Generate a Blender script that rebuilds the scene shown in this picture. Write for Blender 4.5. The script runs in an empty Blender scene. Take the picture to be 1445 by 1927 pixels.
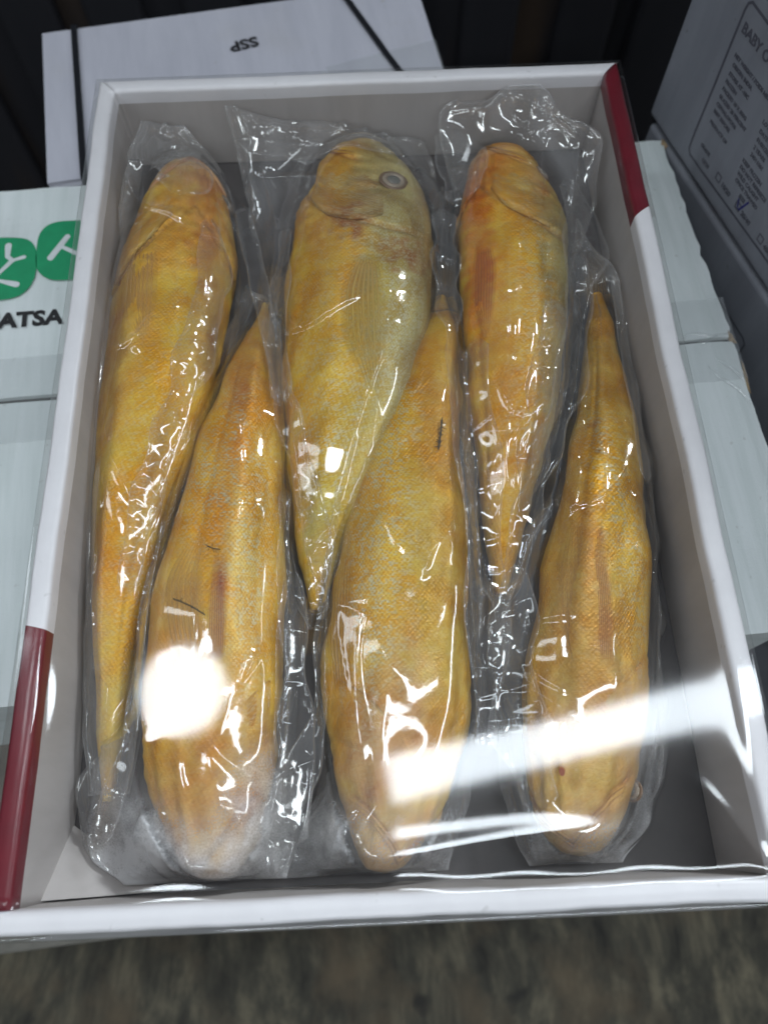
import bpy, math, random
import numpy as np
from mathutils import Vector, Matrix

random.seed(7)
scene = bpy.context.scene
COL = scene.collection
MM = 0.001

# ------------------------------------------------------------------ camera
cam_data = bpy.data.cameras.new("camera")
cam = bpy.data.objects.new("camera", cam_data)
COL.objects.link(cam)
cam.location = (-0.000424, -0.174926, 0.363722)
cam.rotation_euler = (0.3900737, 0.0077354, -0.0421595)
cam_data.sensor_fit = 'VERTICAL'
cam_data.sensor_height = 36.0
cam_data.sensor_width = 27.0
cam_data.lens = 27.03
cam_data.clip_start = 0.01
cam_data.clip_end = 60.0
cam_data.dof.use_dof = True
cam_data.dof.focus_distance = 0.335
cam_data.dof.aperture_fstop = 7.5
scene.camera = cam

# ------------------------------------------------------------------ world, lamps, exposure
world = bpy.data.worlds.new("World")
scene.world = world
world.use_nodes = True
world.node_tree.nodes["Background"].inputs[0].default_value = (0.55, 0.62, 0.75, 1)
world.node_tree.nodes["Background"].inputs[1].default_value = 0.08
scene.view_settings.view_transform = 'Standard'
scene.view_settings.look = 'None'
scene.view_settings.exposure = 0.32
scene.view_settings.gamma = 1.0
scene.cycles.max_bounces = 10
scene.cycles.transparent_max_bounces = 32
scene.cycles.caustics_reflective = False
scene.cycles.caustics_refractive = False


def lamp(name, loc, size, power, rotz=0.0, shape='RECTANGLE', target=None, color=(0.87, 0.94, 1.0)):
    d = bpy.data.lights.new(name, 'AREA')
    d.shape = shape
    d.size = size[0]
    d.size_y = size[1]
    d.energy = power
    d.color = color
    o = bpy.data.objects.new(name, d)
    COL.objects.link(o)
    o.location = loc
    if target is not None:
        q = (Vector(target) - Vector(loc)).to_track_quat('-Z', 'Y')
        o.rotation_euler = (q.to_matrix() @ Matrix.Rotation(rotz, 3, 'Z')).to_euler()
    else:
        o.rotation_euler = (0, 0, rotz)
    return o


lamp("tube_or_fill_lamp", (0.737, 0.083, 2.0), (1.50, 0.12), 10.5, math.radians(10.9))
lamp("round_lamp", (-0.576, 0.213, 2.0), (0.24, 0.24), 2.7, shape='DISK')
lamp("tube_or_fill_lamp", (0.3, -1.9, 1.9), (1.8, 0.16), 20, 0.1, target=(0, 0, 0))  # unseen lamp added behind the camera for general light and bag highlights
lamp("tube_or_fill_lamp", (-1.9, 0.6, 1.7), (2.0, 0.20), 7, math.pi / 2, target=(0, 0, 0))
lamp("tube_or_fill_lamp", (1.10, 0.92, 0.85), (0.75, 0.16), 84, 1.1, target=(0, 0, 0))
lamp("tube_or_fill_lamp", (-1.7, -1.5, 1.8), (1.4, 0.07), 9, 0.6, target=(0, 0, 0))  # unseen thin tube added for more highlight streaks on the bags
lamp("tube_or_fill_lamp", (0.1, 3.5, 1.9), (1.8, 0.10), 22, 0.0, target=(0, 0, 0))  # added far behind the box, out of view, for further bag streaks
lamp("tube_or_fill_lamp", (2.4, 0.1, 1.6), (1.5, 0.08), 9, 0.2, target=(0, 0, 0))  # another added unseen tube, lights the bag creases from the right


# ------------------------------------------------------------------ helpers
def tag(o, label=None, cat=None, group=None, kind=None):
    if label: o['label'] = label
    if cat: o['category'] = cat
    if group: o['group'] = group
    if kind: o['kind'] = kind
    return o


def empty(name, loc=(0, 0, 0)):
    o = bpy.data.objects.new(name, None)
    COL.objects.link(o)
    o.location = loc
    o.empty_display_size = 0.02
    return o


def mesh_obj(name, verts, faces, mat=None, parent=None, smooth=True, matidx=None, attrs=None, uv=None):
    me = bpy.data.meshes.new(name)
    me.from_pydata([tuple(map(float, v)) for v in verts], [], [tuple(map(int, f)) for f in faces])
    mats = mat if isinstance(mat, (list, tuple)) else [mat]
    for m in mats:
        if m: me.materials.append(m)
    if matidx is not None:
        me.polygons.foreach_set('material_index', np.asarray(matidx, dtype=np.int32))
    if smooth:
        me.polygons.foreach_set('use_smooth', np.ones(len(me.polygons), dtype=bool))
    for k, a in (attrs or {}).items():
        a = np.asarray(a, dtype=np.float32)
        if a.ndim == 1:
            at = me.attributes.new(k, 'FLOAT', 'POINT')
            at.data.foreach_set('value', a)
        else:
            at = me.attributes.new(k, 'FLOAT_VECTOR', 'POINT')
            at.data.foreach_set('vector', a.ravel())
    me.update()
    o = bpy.data.objects.new(name, me)
    COL.objects.link(o)
    if parent: o.parent = parent
    return o


def grid_faces(nr, nc, wrap=False, off=0, flip=False):
    f = []
    for i in range(nr - 1):
        for j in range(nc if wrap else nc - 1):
            j2 = (j + 1) % nc
            q = (off + i * nc + j, off + i * nc + j2, off + (i + 1) * nc + j2, off + (i + 1) * nc + j)
            f.append(q[::-1] if flip else q)
    return f


def box_mesh(x0, x1, y0, y1, z0, z1):
    v = [(x0, y0, z0), (x1, y0, z0), (x1, y1, z0), (x0, y1, z0), (x0, y0, z1), (x1, y0, z1), (x1, y1, z1), (x0, y1, z1)]
    f = [(3, 2, 1, 0), (4, 5, 6, 7), (0, 1, 5, 4), (1, 2, 6, 5), (2, 3, 7, 6), (3, 0, 4, 7)]
    return v, f


def bevel(o, w=0.002, seg=2):
    m = o.modifiers.new('bevel', 'BEVEL')
    m.width = w
    m.segments = seg
    m.limit_method = 'ANGLE'
    return o


def prism(poly, z0, z1):
    n = len(poly)
    v = [(x, y, z0) for x, y in poly] + [(x, y, z1) for x, y in poly]
    f = [tuple(range(n - 1, -1, -1)), tuple(range(n, 2 * n))]
    f += [(i, (i + 1) % n, n + (i + 1) % n, n + i) for i in range(n)]
    return v, f


class Fourier:
    """smooth random field: a sum of sines with wavelengths around wl (mm)"""
    def __init__(self, seed, wl, n=14, aniso=1.0, spread=0.5, rot=0.0):
        r = np.random.RandomState(seed)
        ang = r.uniform(0, 2 * np.pi, n)
        k = 2 * np.pi / (wl * np.exp(r.uniform(-spread, spread, n)))
        kx = k * np.cos(ang)
        ky = k * np.sin(ang) / aniso
        self.kx = kx * np.cos(rot) - ky * np.sin(rot)
        self.ky = kx * np.sin(rot) + ky * np.cos(rot)
        self.ph = r.uniform(0, 2 * np.pi, n)
        self.n = n

    def __call__(self, x, y):
        s = np.zeros(np.shape(x))
        for a, b, c in zip(self.kx, self.ky, self.ph):
            s = s + np.sin(a * x + b * y + c)
        return s / math.sqrt(self.n / 2.0)


def ridged(f, sharp=0.35):
    return np.exp(-np.abs(f) / sharp)


def sstep(a, b, x):
    t = np.clip((x - a) / (b - a), 0, 1)
    return t * t * (3 - 2 * t)


# ------------------------------------------------------------------ materials
def new_mat(name):
    m = bpy.data.materials.new(name)
    m.use_nodes = True
    nt = m.node_tree
    nt.nodes.clear()
    return m, nt, nt.nodes, nt.links


def N(nt, typ, ins=None, **props):
    n = nt.nodes.new(typ)
    for k, v in props.items():
        setattr(n, k, v)
    for k, v in (ins or {}).items():
        s = n.inputs[k]
        if isinstance(v, bpy.types.NodeSocket):
            nt.links.new(v, s)
        else:
            s.default_value = v
    return n


def math_n(nt, op, a, b=0.0, clamp=False):
    n = nt.nodes.new('ShaderNodeMath')
    n.operation = op
    n.use_clamp = clamp
    for i, v in enumerate((a, b)):
        if isinstance(v, bpy.types.NodeSocket):
            nt.links.new(v, n.inputs[i])
        else:
            n.inputs[i].default_value = v
    return n.outputs[0]


def mix_rgb(nt, fac, a, b, blend='MIX'):
    n = nt.nodes.new('ShaderNodeMix')
    n.data_type = 'RGBA'
    n.blend_type = blend
    for idx, v in ((0, fac), (6, a), (7, b)):
        if isinstance(v, bpy.types.NodeSocket):
            nt.links.new(v, n.inputs[idx])
        else:
            n.inputs[idx].default_value = v if not isinstance(v, tuple) or len(v) == 4 else (*v, 1)
    return n.outputs[2]


def ramp(nt, fac, stops):
    n = nt.nodes.new('ShaderNodeValToRGB')
    nt.links.new(fac, n.inputs[0])
    cr = n.color_ramp
    while len(cr.elements) < len(stops):
        cr.elements.new(0.5)
    for e, (p, c) in zip(cr.elements, stops):
        e.position = p
        e.color = (c, c, c, 1) if not isinstance(c, tuple) else (*c, 1)
    return n.outputs[0]


def obj_coords(nt, scale=(1, 1, 1)):
    tc = nt.nodes.new('ShaderNodeTexCoord')
    mp = N(nt, 'ShaderNodeMapping', {'Vector': tc.outputs['Object'], 'Scale': scale})
    return mp.outputs[0]


def out(nt, shader):
    o = nt.nodes.new('ShaderNodeOutputMaterial')
    nt.links.new(shader, o.inputs[0])


def card_mat(name, col, col2, rough=0.5, streak=(1, 1, 1), bump=0.15, spot=0.25, coat=0.0, fine=900.0, scale=60.0, specks=True, dirt=(0.35, 0.33, 0.30)):
    """printed or coated cardboard: faint flute streaks, blotches, specks"""
    m, nt, nodes, links = new_mat(name)
    v = obj_coords(nt, streak)
    v1 = obj_coords(nt)
    n1 = N(nt, 'ShaderNodeTexNoise', {'Vector': v, 'Scale': scale, 'Detail': 6.0, 'Roughness': 0.62}).outputs[0]
    n2 = N(nt, 'ShaderNodeTexNoise', {'Vector': v1, 'Scale': 14.0, 'Detail': 5.0, 'Roughness': 0.6}).outputs[0]
    n3 = N(nt, 'ShaderNodeTexNoise', {'Vector': v1, 'Scale': fine, 'Detail': 2.0}).outputs[0]
    c = mix_rgb(nt, ramp(nt, n1, [(0.36, 0.0), (0.66, 1.0)]), col, col2)
    c = mix_rgb(nt, math_n(nt, 'MULTIPLY', ramp(nt, n2, [(0.52, 0.0), (0.78, 1.0)]), spot), c, dirt)
    if specks:
        n4 = N(nt, 'ShaderNodeTexNoise', {'Vector': v1, 'Scale': 210.0, 'Detail': 1.0}).outputs[0]
        c = mix_rgb(nt, math_n(nt, 'MULTIPLY', ramp(nt, n4, [(0.73, 0.0), (0.78, 1.0)]), 0.5), c, dirt)
    h = math_n(nt, 'ADD', math_n(nt, 'MULTIPLY', n1, 1.0), math_n(nt, 'MULTIPLY', n3, 0.35))
    b = N(nt, 'ShaderNodeBump', {'Height': h, 'Strength': bump, 'Distance': 0.001})
    r = math_n(nt, 'ADD', math_n(nt, 'MULTIPLY', n2, 0.25), rough - 0.12)
    p = N(nt, 'ShaderNodeBsdfPrincipled', {'Base Color': c, 'Roughness': r, 'Normal': b.outputs[0]})
    p.inputs['Coat Weight'].default_value = coat
    p.inputs['Coat Roughness'].default_value = 0.15
    out(nt, p.outputs[0])
    return m


M_white_box = card_mat('glossy_white_card', (0.74, 0.73, 0.76), (0.70, 0.69, 0.72), rough=0.38, bump=0.12, spot=0.22, specks=True, dirt=(0.50, 0.49, 0.50), streak=(1, 1, 1))
M_inner = card_mat('uncoated_inner_card', (0.49, 0.46, 0.45), (0.42, 0.39, 0.38), rough=0.55, bump=0.06, spot=0.15, specks=False, streak=(1, 1, 0.25), scale=40)
M_base = card_mat('dark_base_card', (0.105, 0.095, 0.095), (0.078, 0.072, 0.074), rough=0.5, bump=0.05, spot=0.1, specks=False, scale=30, dirt=(0.2, 0.19, 0.19))  # dark tone for the base panel, well below the walls
M_red = card_mat('dark_red_print', (0.15, 0.008, 0.018), (0.12, 0.007, 0.015), rough=0.33, bump=0.05, spot=0.08, specks=False, dirt=(0.30, 0.05, 0.06), coat=0.3)
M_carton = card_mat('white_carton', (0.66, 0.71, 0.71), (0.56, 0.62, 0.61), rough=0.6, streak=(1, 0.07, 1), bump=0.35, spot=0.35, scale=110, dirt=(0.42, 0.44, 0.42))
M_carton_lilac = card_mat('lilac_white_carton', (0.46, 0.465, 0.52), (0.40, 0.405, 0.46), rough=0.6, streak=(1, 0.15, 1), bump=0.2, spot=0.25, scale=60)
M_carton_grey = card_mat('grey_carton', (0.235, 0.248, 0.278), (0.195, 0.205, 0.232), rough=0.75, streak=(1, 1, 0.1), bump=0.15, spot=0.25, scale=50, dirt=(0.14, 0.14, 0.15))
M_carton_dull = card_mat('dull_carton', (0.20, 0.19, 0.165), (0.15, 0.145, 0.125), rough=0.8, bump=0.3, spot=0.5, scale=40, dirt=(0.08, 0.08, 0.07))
M_kraft = card_mat('torn_kraft_edge', (0.36, 0.27, 0.16), (0.24, 0.17, 0.10), rough=0.85, bump=0.6, spot=0.3, scale=400)


def flat_mat(name, col, rough=0.6, var=0.15, emis=None):
    m, nt, nodes, links = new_mat(name)
    v = obj_coords(nt)
    n1 = N(nt, 'ShaderNodeTexNoise', {'Vector': v, 'Scale': 160.0, 'Detail': 5.0}).outputs[0]
    c = mix_rgb(nt, n1, tuple(x * (1 - var) for x in col), tuple(min(1, x * (1 + var)) for x in col))
    b = N(nt, 'ShaderNodeBump', {'Height': n1, 'Strength': 0.1, 'Distance': 0.0005})
    p = N(nt, 'ShaderNodeBsdfPrincipled', {'Base Color': c, 'Roughness': rough, 'Normal': b.outputs[0]})
    out(nt, p.outputs[0])
    return m


M_green = flat_mat('green_print', (0.012, 0.27, 0.115), 0.55)
M_print_white = flat_mat('unprinted_white', (0.60, 0.64, 0.65), 0.6)
M_ink = flat_mat('black_ink', (0.020, 0.020, 0.022), 0.5, 0.4)
M_ink_grey = flat_mat('grey_ink', (0.085, 0.085, 0.105), 0.6, 0.3)
M_pen = flat_mat('blue_pen', (0.02, 0.02, 0.16), 0.5)
M_strap = flat_mat('black_strap', (0.012, 0.013, 0.016), 0.35)
M_dark = flat_mat('dark_gap_shade', (0.03, 0.027, 0.022), 0.9)
M_debris = flat_mat('dried_debris', (0.09, 0.065, 0.03), 0.7)
M_oval = flat_mat('brown_fleck', (0.20, 0.05, 0.02), 0.5)


def tape_mat():
    m, nt, nodes, links = new_mat('clear_tape')
    v = obj_coords(nt, (0.3, 1, 1))
    n1 = N(nt, 'ShaderNodeTexNoise', {'Vector': v, 'Scale': 60.0, 'Detail': 4.0}).outputs[0]
    b = N(nt, 'ShaderNodeBump', {'Height': n1, 'Strength': 0.4, 'Distance': 0.002})
    g = N(nt, 'ShaderNodeBsdfGlossy', {'Color': (1, 1, 1, 1), 'Roughness': 0.18, 'Normal': b.outputs[0]})
    d = N(nt, 'ShaderNodeBsdfDiffuse', {'Color': (0.66, 0.70, 0.71, 1)})
    t = nt.nodes.new('ShaderNodeBsdfTransparent')
    s = N(nt, 'ShaderNodeMixShader', {0: 0.14, 1: t.outputs[0], 2: d.outputs[0]})
    fc = N(nt, 'ShaderNodeLayerWeight', {'Blend': 0.5, 'Normal': b.outputs[0]}).outputs['Facing']
    fr = math_n(nt, 'ADD', math_n(nt, 'MULTIPLY', math_n(nt, 'POWER', fc, 5.0), 0.9), 0.05)
    s2 = N(nt, 'ShaderNodeMixShader', {0: fr, 1: s.outputs[0], 2: g.outputs[0]})
    out(nt, s2.outputs[0])
    return m


M_tape = tape_mat()


def film_mat(name, haze=0.05, rough=0.07, gain=1.6, bump=0.2, bscale=90.0, tint=(0.97, 0.97, 0.96), frost=False, bdist=0.001):
    m, nt, nodes, links = new_mat(name)
    v = obj_coords(nt)
    n1 = N(nt, 'ShaderNodeTexNoise', {'Vector': v, 'Scale': bscale, 'Detail': 3.0, 'Roughness': 0.5}).outputs[0]
    b = N(nt, 'ShaderNodeBump', {'Height': n1, 'Strength': bump, 'Distance': bdist})
    # same reflectance from both sides of the thin sheet
    fc = N(nt, 'ShaderNodeLayerWeight', {'Blend': 0.5, 'Normal': b.outputs[0]}).outputs['Facing']
    fr = math_n(nt, 'ADD', math_n(nt, 'MULTIPLY', math_n(nt, 'POWER', fc, 5.0), 0.90), 0.042)
    fac = math_n(nt, 'MINIMUM', math_n(nt, 'MULTIPLY', fr, gain), 0.9)
    g = N(nt, 'ShaderNodeBsdfGlossy', {'Color': (0.97, 0.99, 1, 1), 'Roughness': rough, 'Normal': b.outputs[0]})
    t = N(nt, 'ShaderNodeBsdfTransparent', {'Color': (*tint, 1)})
    d = N(nt, 'ShaderNodeBsdfDiffuse', {'Color': (0.85, 0.85, 0.87, 1)})
    tl = N(nt, 'ShaderNodeBsdfTranslucent', {'Color': (0.85, 0.85, 0.87, 1)})
    dd = N(nt, 'ShaderNodeMixShader', {0: 0.35, 1: d.outputs[0], 2: tl.outputs[0]})
    hz = N(nt, 'ShaderNodeAttribute', attribute_name='haze').outputs['Fac']
    n2 = N(nt, 'ShaderNodeTexNoise', {'Vector': v, 'Scale': 35.0, 'Detail': 5.0, 'Roughness': 0.6}).outputs[0]
    h = math_n(nt, 'MULTIPLY', ramp(nt, n2, [(0.3, 0.5), (0.75, 1.6)]), haze)
    h = math_n(nt, 'ADD', h, hz)
    lw = N(nt, 'ShaderNodeLayerWeight', {'Blend': 0.25}).outputs['Facing']
    h = math_n(nt, 'ADD', h, math_n(nt, 'MULTIPLY', math_n(nt, 'POWER', lw, 3.0), 0.16))
    if frost:
        fa = N(nt, 'ShaderNodeAttribute', attribute_name='frost').outputs['Fac']
        n3 = N(nt, 'ShaderNodeTexNoise', {'Vector': v, 'Scale': 1500.0, 'Detail': 3.0}).outputs[0]
        n4 = N(nt, 'ShaderNodeTexNoise', {'Vector': v, 'Scale': 120.0, 'Detail': 4.0}).outputs[0]
        fz = math_n(nt, 'MULTIPLY', fa, ramp(nt, n3, [(0.30, 0.50), (0.70, 1.0)]))
        fz = math_n(nt, 'MULTIPLY', fz, ramp(nt, n4, [(0.3, 0.35), (0.65, 1.0)]))
        h = math_n(nt, 'ADD', h, fz)
    h = math_n(nt, 'MINIMUM', h, 0.85)
    s = N(nt, 'ShaderNodeMixShader', {0: h, 1: t.outputs[0], 2: dd.outputs[0]})
    s2 = N(nt, 'ShaderNodeMixShader', {0: fac, 1: s.outputs[0], 2: g.outputs[0]})
    out(nt, s2.outputs[0])
    return m


M_film = film_mat('stretched_clear_film', haze=0.004, rough=0.06, gain=1.0, bump=0.03, bscale=25.0)
M_bag = film_mat('clear_bag_plastic', haze=0.004, rough=0.07, gain=1.7, bump=0.12, bscale=90.0, frost=True, tint=(0.975, 0.97, 0.96))


def fish_mat():
    m, nt, nodes, links = new_mat('croaker_skin')
    col = N(nt, 'ShaderNodeAttribute', attribute_name='col').outputs['Vector']
    fl = N(nt, 'ShaderNodeAttribute', attribute_name='fleck').outputs['Fac']
    suv = N(nt, 'ShaderNodeAttribute', attribute_name='suv').outputs['Vector']
    srot = N(nt, 'ShaderNodeMapping', {'Vector': suv, 'Rotation': (0, 0, math.radians(45)), 'Scale': (1.4, 1.4, 1.0)}).outputs[0]
    vor = N(nt, 'ShaderNodeTexVoronoi', {'Vector': srot, 'Scale': 1.0, 'Randomness': 0.22})
    dist = vor.outputs['Distance']
    cellr = N(nt, 'ShaderNodeSeparateColor', {0: vor.outputs['Color']}).outputs[0]
    big = N(nt, 'ShaderNodeTexNoise', {'Vector': suv, 'Scale': 0.10, 'Detail': 5.0, 'Roughness': 0.62}).outputs[0]
    mid = N(nt, 'ShaderNodeTexNoise', {'Vector': suv, 'Scale': 0.45, 'Detail': 5.0, 'Roughness': 0.65}).outputs[0]
    dash = N(nt, 'ShaderNodeMapping', {'Vector': suv, 'Scale': (0.75, 1.5, 1.0)}).outputs[0]
    fin_ = N(nt, 'ShaderNodeTexNoise', {'Vector': dash, 'Scale': 1.3, 'Detail': 3.0, 'Roughness': 0.6, 'Distortion': 0.6}).outputs[0]
    rich = mix_rgb(nt, 1.0, col, (0.95, 0.76, 0.55), 'MULTIPLY')
    pale = mix_rgb(nt, 0.28, col, (0.78, 0.60, 0.18))
    c = mix_rgb(nt, ramp(nt, big, [(0.38, 0.0), (0.62, 1.0)]), pale, rich)
    c = mix_rgb(nt, math_n(nt, 'MULTIPLY', ramp(nt, mid, [(0.48, 0.0), (0.68, 1.0)]), 0.35), c, mix_rgb(nt, 1.0, col, (0.80, 0.66, 0.55), 'MULTIPLY'))
    # pale pearly dashes where the silver shows between yellow scales
    fm = math_n(nt, 'ADD', math_n(nt, 'MULTIPLY', fin_, 1.0), math_n(nt, 'MULTIPLY', mid, 0.5))
    fm = math_n(nt, 'ADD', fm, math_n(nt, 'MULTIPLY', cellr, 0.06))
    fm = ramp(nt, fm, [(0.77, 0.0), (0.90, 1.0)])
    fm = math_n(nt, 'MULTIPLY', fm, math_n(nt, 'ADD', math_n(nt, 'MULTIPLY', fl, 0.75), 0.05), clamp=True)
    c = mix_rgb(nt, fm, c, (0.66, 0.63, 0.44))
    c = mix_rgb(nt, math_n(nt, 'MULTIPLY', ramp(nt, dist, [(0.40, 0.0), (0.62, 1.0)]), math_n(nt, 'ADD', math_n(nt, 'MULTIPLY', fl, 0.5), 0.15)), c, mix_rgb(nt, 1.0, c, (0.70, 0.52, 0.30), 'MULTIPLY'))
    # saturated scale pockets next to the flecks
    sp = math_n(nt, 'MULTIPLY', ramp(nt, fin_, [(0.30, 1.0), (0.46, 0.0)]), math_n(nt, 'ADD', math_n(nt, 'MULTIPLY', fl, 0.55), 0.18))
    c = mix_rgb(nt, sp, c, mix_rgb(nt, 1.0, col, (0.95, 0.62, 0.12), 'MULTIPLY'))
    h = math_n(nt, 'SUBTRACT', math_n(nt, 'ADD', math_n(nt, 'MULTIPLY', mid, 0.5), math_n(nt, 'MULTIPLY', fin_, 0.6)), math_n(nt, 'MULTIPLY', dist, math_n(nt, 'MULTIPLY', ramp(nt, big, [(0.38, 0.15), (0.60, 1.0)]), 0.55)))
    b = N(nt, 'ShaderNodeBump', {'Height': h, 'Strength': 0.7, 'Distance': 0.0009})
    rr = math_n(nt, 'ADD', math_n(nt, 'MULTIPLY', mid, 0.35), 0.26)
    p = N(nt, 'ShaderNodeBsdfPrincipled', {'Base Color': c, 'Roughness': rr, 'Metallic': math_n(nt, 'ADD', math_n(nt, 'MULTIPLY', fm, 0.25), ramp(nt, big, [(0.35, 0.22), (0.65, 0.52)])), 'Normal': b.outputs[0]})
    p.inputs['Specular IOR Level'].default_value = 0.35
    out(nt, p.outputs[0])
    return m


def fin_mat():
    m, nt, nodes, links = new_mat('fin_membrane')
    col = N(nt, 'ShaderNodeAttribute', attribute_name='col').outputs['Vector']
    fuv = N(nt, 'ShaderNodeAttribute', attribute_name='fuv').outputs['Vector']
    mp = N(nt, 'ShaderNodeMapping', {'Vector': fuv, 'Scale': (26.0, 1.2, 1.0)}).outputs[0]
    n1 = N(nt, 'ShaderNodeTexNoise', {'Vector': mp, 'Scale': 1.0, 'Detail': 3.0}).outputs[0]
    c = mix_rgb(nt, ramp(nt, n1, [(0.35, 0.0), (0.65, 1.0)]), col, mix_rgb(nt, 1.0, col, (0.80, 0.62, 0.5), 'MULTIPLY'))
    b = N(nt, 'ShaderNodeBump', {'Height': n1, 'Strength': 0.5, 'Distance': 0.0008})
    p = N(nt, 'ShaderNodeBsdfPrincipled', {'Base Color': c, 'Roughness': 0.4, 'Normal': b.outputs[0]})
    t = nt.nodes.new('ShaderNodeBsdfTransparent')
    al = N(nt, 'ShaderNodeAttribute', attribute_name='alpha').outputs['Fac']
    s = N(nt, 'ShaderNodeMixShader', {0: al, 1: t.outputs[0], 2: p.outputs[0]})
    out(nt, s.outputs[0])
    return m


M_fish = fish_mat()
M_fin = fin_mat()
M_eye = flat_mat('dead_eye_ring', (0.33, 0.27, 0.21), 0.22, 0.4)
M_iris = flat_mat('eye_socket', (0.20, 0.13, 0.085), 0.35, 0.4)
M_pupil = flat_mat('clouded_pupil', (0.17, 0.17, 0.155), 0.12)


def floor_mat():
    m, nt, nodes, links = new_mat('weathered_wood_floor')
    v = obj_coords(nt, (1, 0.40, 1))
    v1 = obj_coords(nt)
    wp = N(nt, 'ShaderNodeTexNoise', {'Vector': v1, 'Scale': 5.0, 'Detail': 2.0}).outputs[1]
    vv = N(nt, 'ShaderNodeVectorMath', {0: v, 1: N(nt, 'ShaderNodeVectorMath', {0: wp, 3: 0.06}, operation='SCALE').outputs[0]}, operation='ADD').outputs[0]
    n1 = N(nt, 'ShaderNodeTexNoise', {'Vector': vv, 'Scale': 46.0, 'Detail': 6.0, 'Roughness': 0.65}).outputs[0]
    n2 = N(nt, 'ShaderNodeTexNoise', {'Vector': v1, 'Scale': 11.0, 'Detail': 5.0, 'Roughness': 0.6}).outputs[0]
    c = ramp(nt, n1, [(0.30, (0.012, 0.011, 0.008)), (0.5, (0.050, 0.046, 0.032)), (0.70, (0.14, 0.122, 0.080))])
    c = mix_rgb(nt, ramp(nt, n2, [(0.50, 0.0), (0.72, 0.8)]), c, (0.105, 0.078, 0.046))
    n3 = N(nt, 'ShaderNodeTexNoise', {'Vector': v1, 'Scale': 24.0, 'Detail': 2.0}).outputs[0]
    c = mix_rgb(nt, ramp(nt, n3, [(0.68, 0.0), (0.75, 0.9)]), c, (0.012, 0.011, 0.009))
    b = N(nt, 'ShaderNodeBump', {'Height': n1, 'Strength': 0.5, 'Distance': 0.004})
    p = N(nt, 'ShaderNodeBsdfPrincipled', {'Base Color': c, 'Roughness': 0.8, 'Normal': b.outputs[0]})
    out(nt, p.outputs[0])
    return m


M_floor = floor_mat()


def wall_mat():
    m, nt, nodes, links = new_mat('near_black_sheet')
    v = obj_coords(nt, (1, 1, 0.15))
    n1 = N(nt, 'ShaderNodeTexNoise', {'Vector': v, 'Scale': 9.0, 'Detail': 4.0}).outputs[0]
    c = ramp(nt, n1, [(0.35, (0.004, 0.005, 0.009)), (0.55, (0.010, 0.010, 0.014)), (0.72, (0.035, 0.022, 0.014))])
    p = N(nt, 'ShaderNodeBsdfPrincipled', {'Base Color': c, 'Roughness': 0.7})
    out(nt, p.outputs[0])
    return m


M_wall = wall_mat()

# ------------------------------------------------------------------ setting: floor and dark wall
v, f = box_mesh(-3, 3, -2.5, 3, -0.50, -0.45)
tag(mesh_obj('floor', v, f, M_floor, smooth=False), kind='structure')
wall = tag(empty('wall', (0, 0.62, -0.45)), kind='structure')
v, f = box_mesh(-2.5, 2.5, 0.0, 0.05, 0.0, 1.2)
mesh_obj('wall_sheet', v, f, M_wall, wall, smooth=False)
rib = None
for i in range(22):
    x = -1.0 + i * 0.095 + random.uniform(-0.008, 0.008)
    if rib is None:
        v, f = box_mesh(-0.03, 0.03, -0.018, -0.001, 0.002, 1.19)
        rib = bevel(mesh_obj('wall_rib', v, f, M_wall, wall, smooth=False), 0.006, 2)
        o = rib
    else:
        o = rib.copy()
        COL.objects.link(o)
        o.parent = wall
    o.location = (x, 0, 0)


# ------------------------------------------------------------------ text
def text_mesh(name, body, size, mat, parent, mtx, depth=0.0, bold=0.0, shear=0.0, align='LEFT'):
    cu = bpy.data.curves.new(name, 'FONT')
    cu.body = body
    cu.size = size
    cu.shear = shear
    cu.offset = bold
    cu.align_x = align
    cu.resolution_u = 3
    cu.extrude = 0.00006
    tmp = bpy.data.objects.new(name + '_c', cu)
    COL.objects.link(tmp)
    dg = bpy.context.evaluated_depsgraph_get()
    me = bpy.data.meshes.new_from_object(tmp.evaluated_get(dg))
    bpy.data.objects.remove(tmp)
    me.materials.clear()
    me.materials.append(mat)
    o = bpy.data.objects.new(name, me)
    COL.objects.link(o)
    o.parent = parent
    o.matrix_local = mtx
    return o


def capsule2d(a, b, ra, rb, n=8):
    a = Vector(a); b = Vector(b)
    d = (b - a).normalized()
    ang = math.atan2(d.y, d.x)
    pts = []
    for i in range(n + 1):
        t = ang + math.pi / 2 + math.pi * i / n
        pts.append((a.x + ra * math.cos(t), a.y + ra * math.sin(t)))
    for i in range(n + 1):
        t = ang - math.pi / 2 + math.pi * i / n
        pts.append((b.x + rb * math.cos(t), b.y + rb * math.sin(t)))
    return pts


def smooth_poly(pts, it=3):
    for _ in range(it):
        q = []
        n = len(pts)
        for i in range(n):
            a, b = pts[i], pts[(i + 1) % n]
            q += [(a[0] * .75 + b[0] * .25, a[1] * .75 + b[1] * .25), (a[0] * .25 + b[0] * .75, a[1] * .25 + b[1] * .75)]
        pts = q
    return pts


# ------------------------------------------------------------------ white carton under the fish box
ANG = math.radians(3.05)
carton = empty('white_carton', (0, 0.0605, -0.145))
carton.rotation_euler = (0, 0, ANG)
tag(carton, 'large scuffed white carton with green emblem and black letters, underneath the open fish box', 'carton')
ZT = 0.145
v, f = box_mesh(-0.262, 0.197, -0.163, 0.150, 0.0, ZT - 0.004)
bevel(mesh_obj('carton_body', v, f, M_carton, carton, smooth=False), 0.003)


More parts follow.
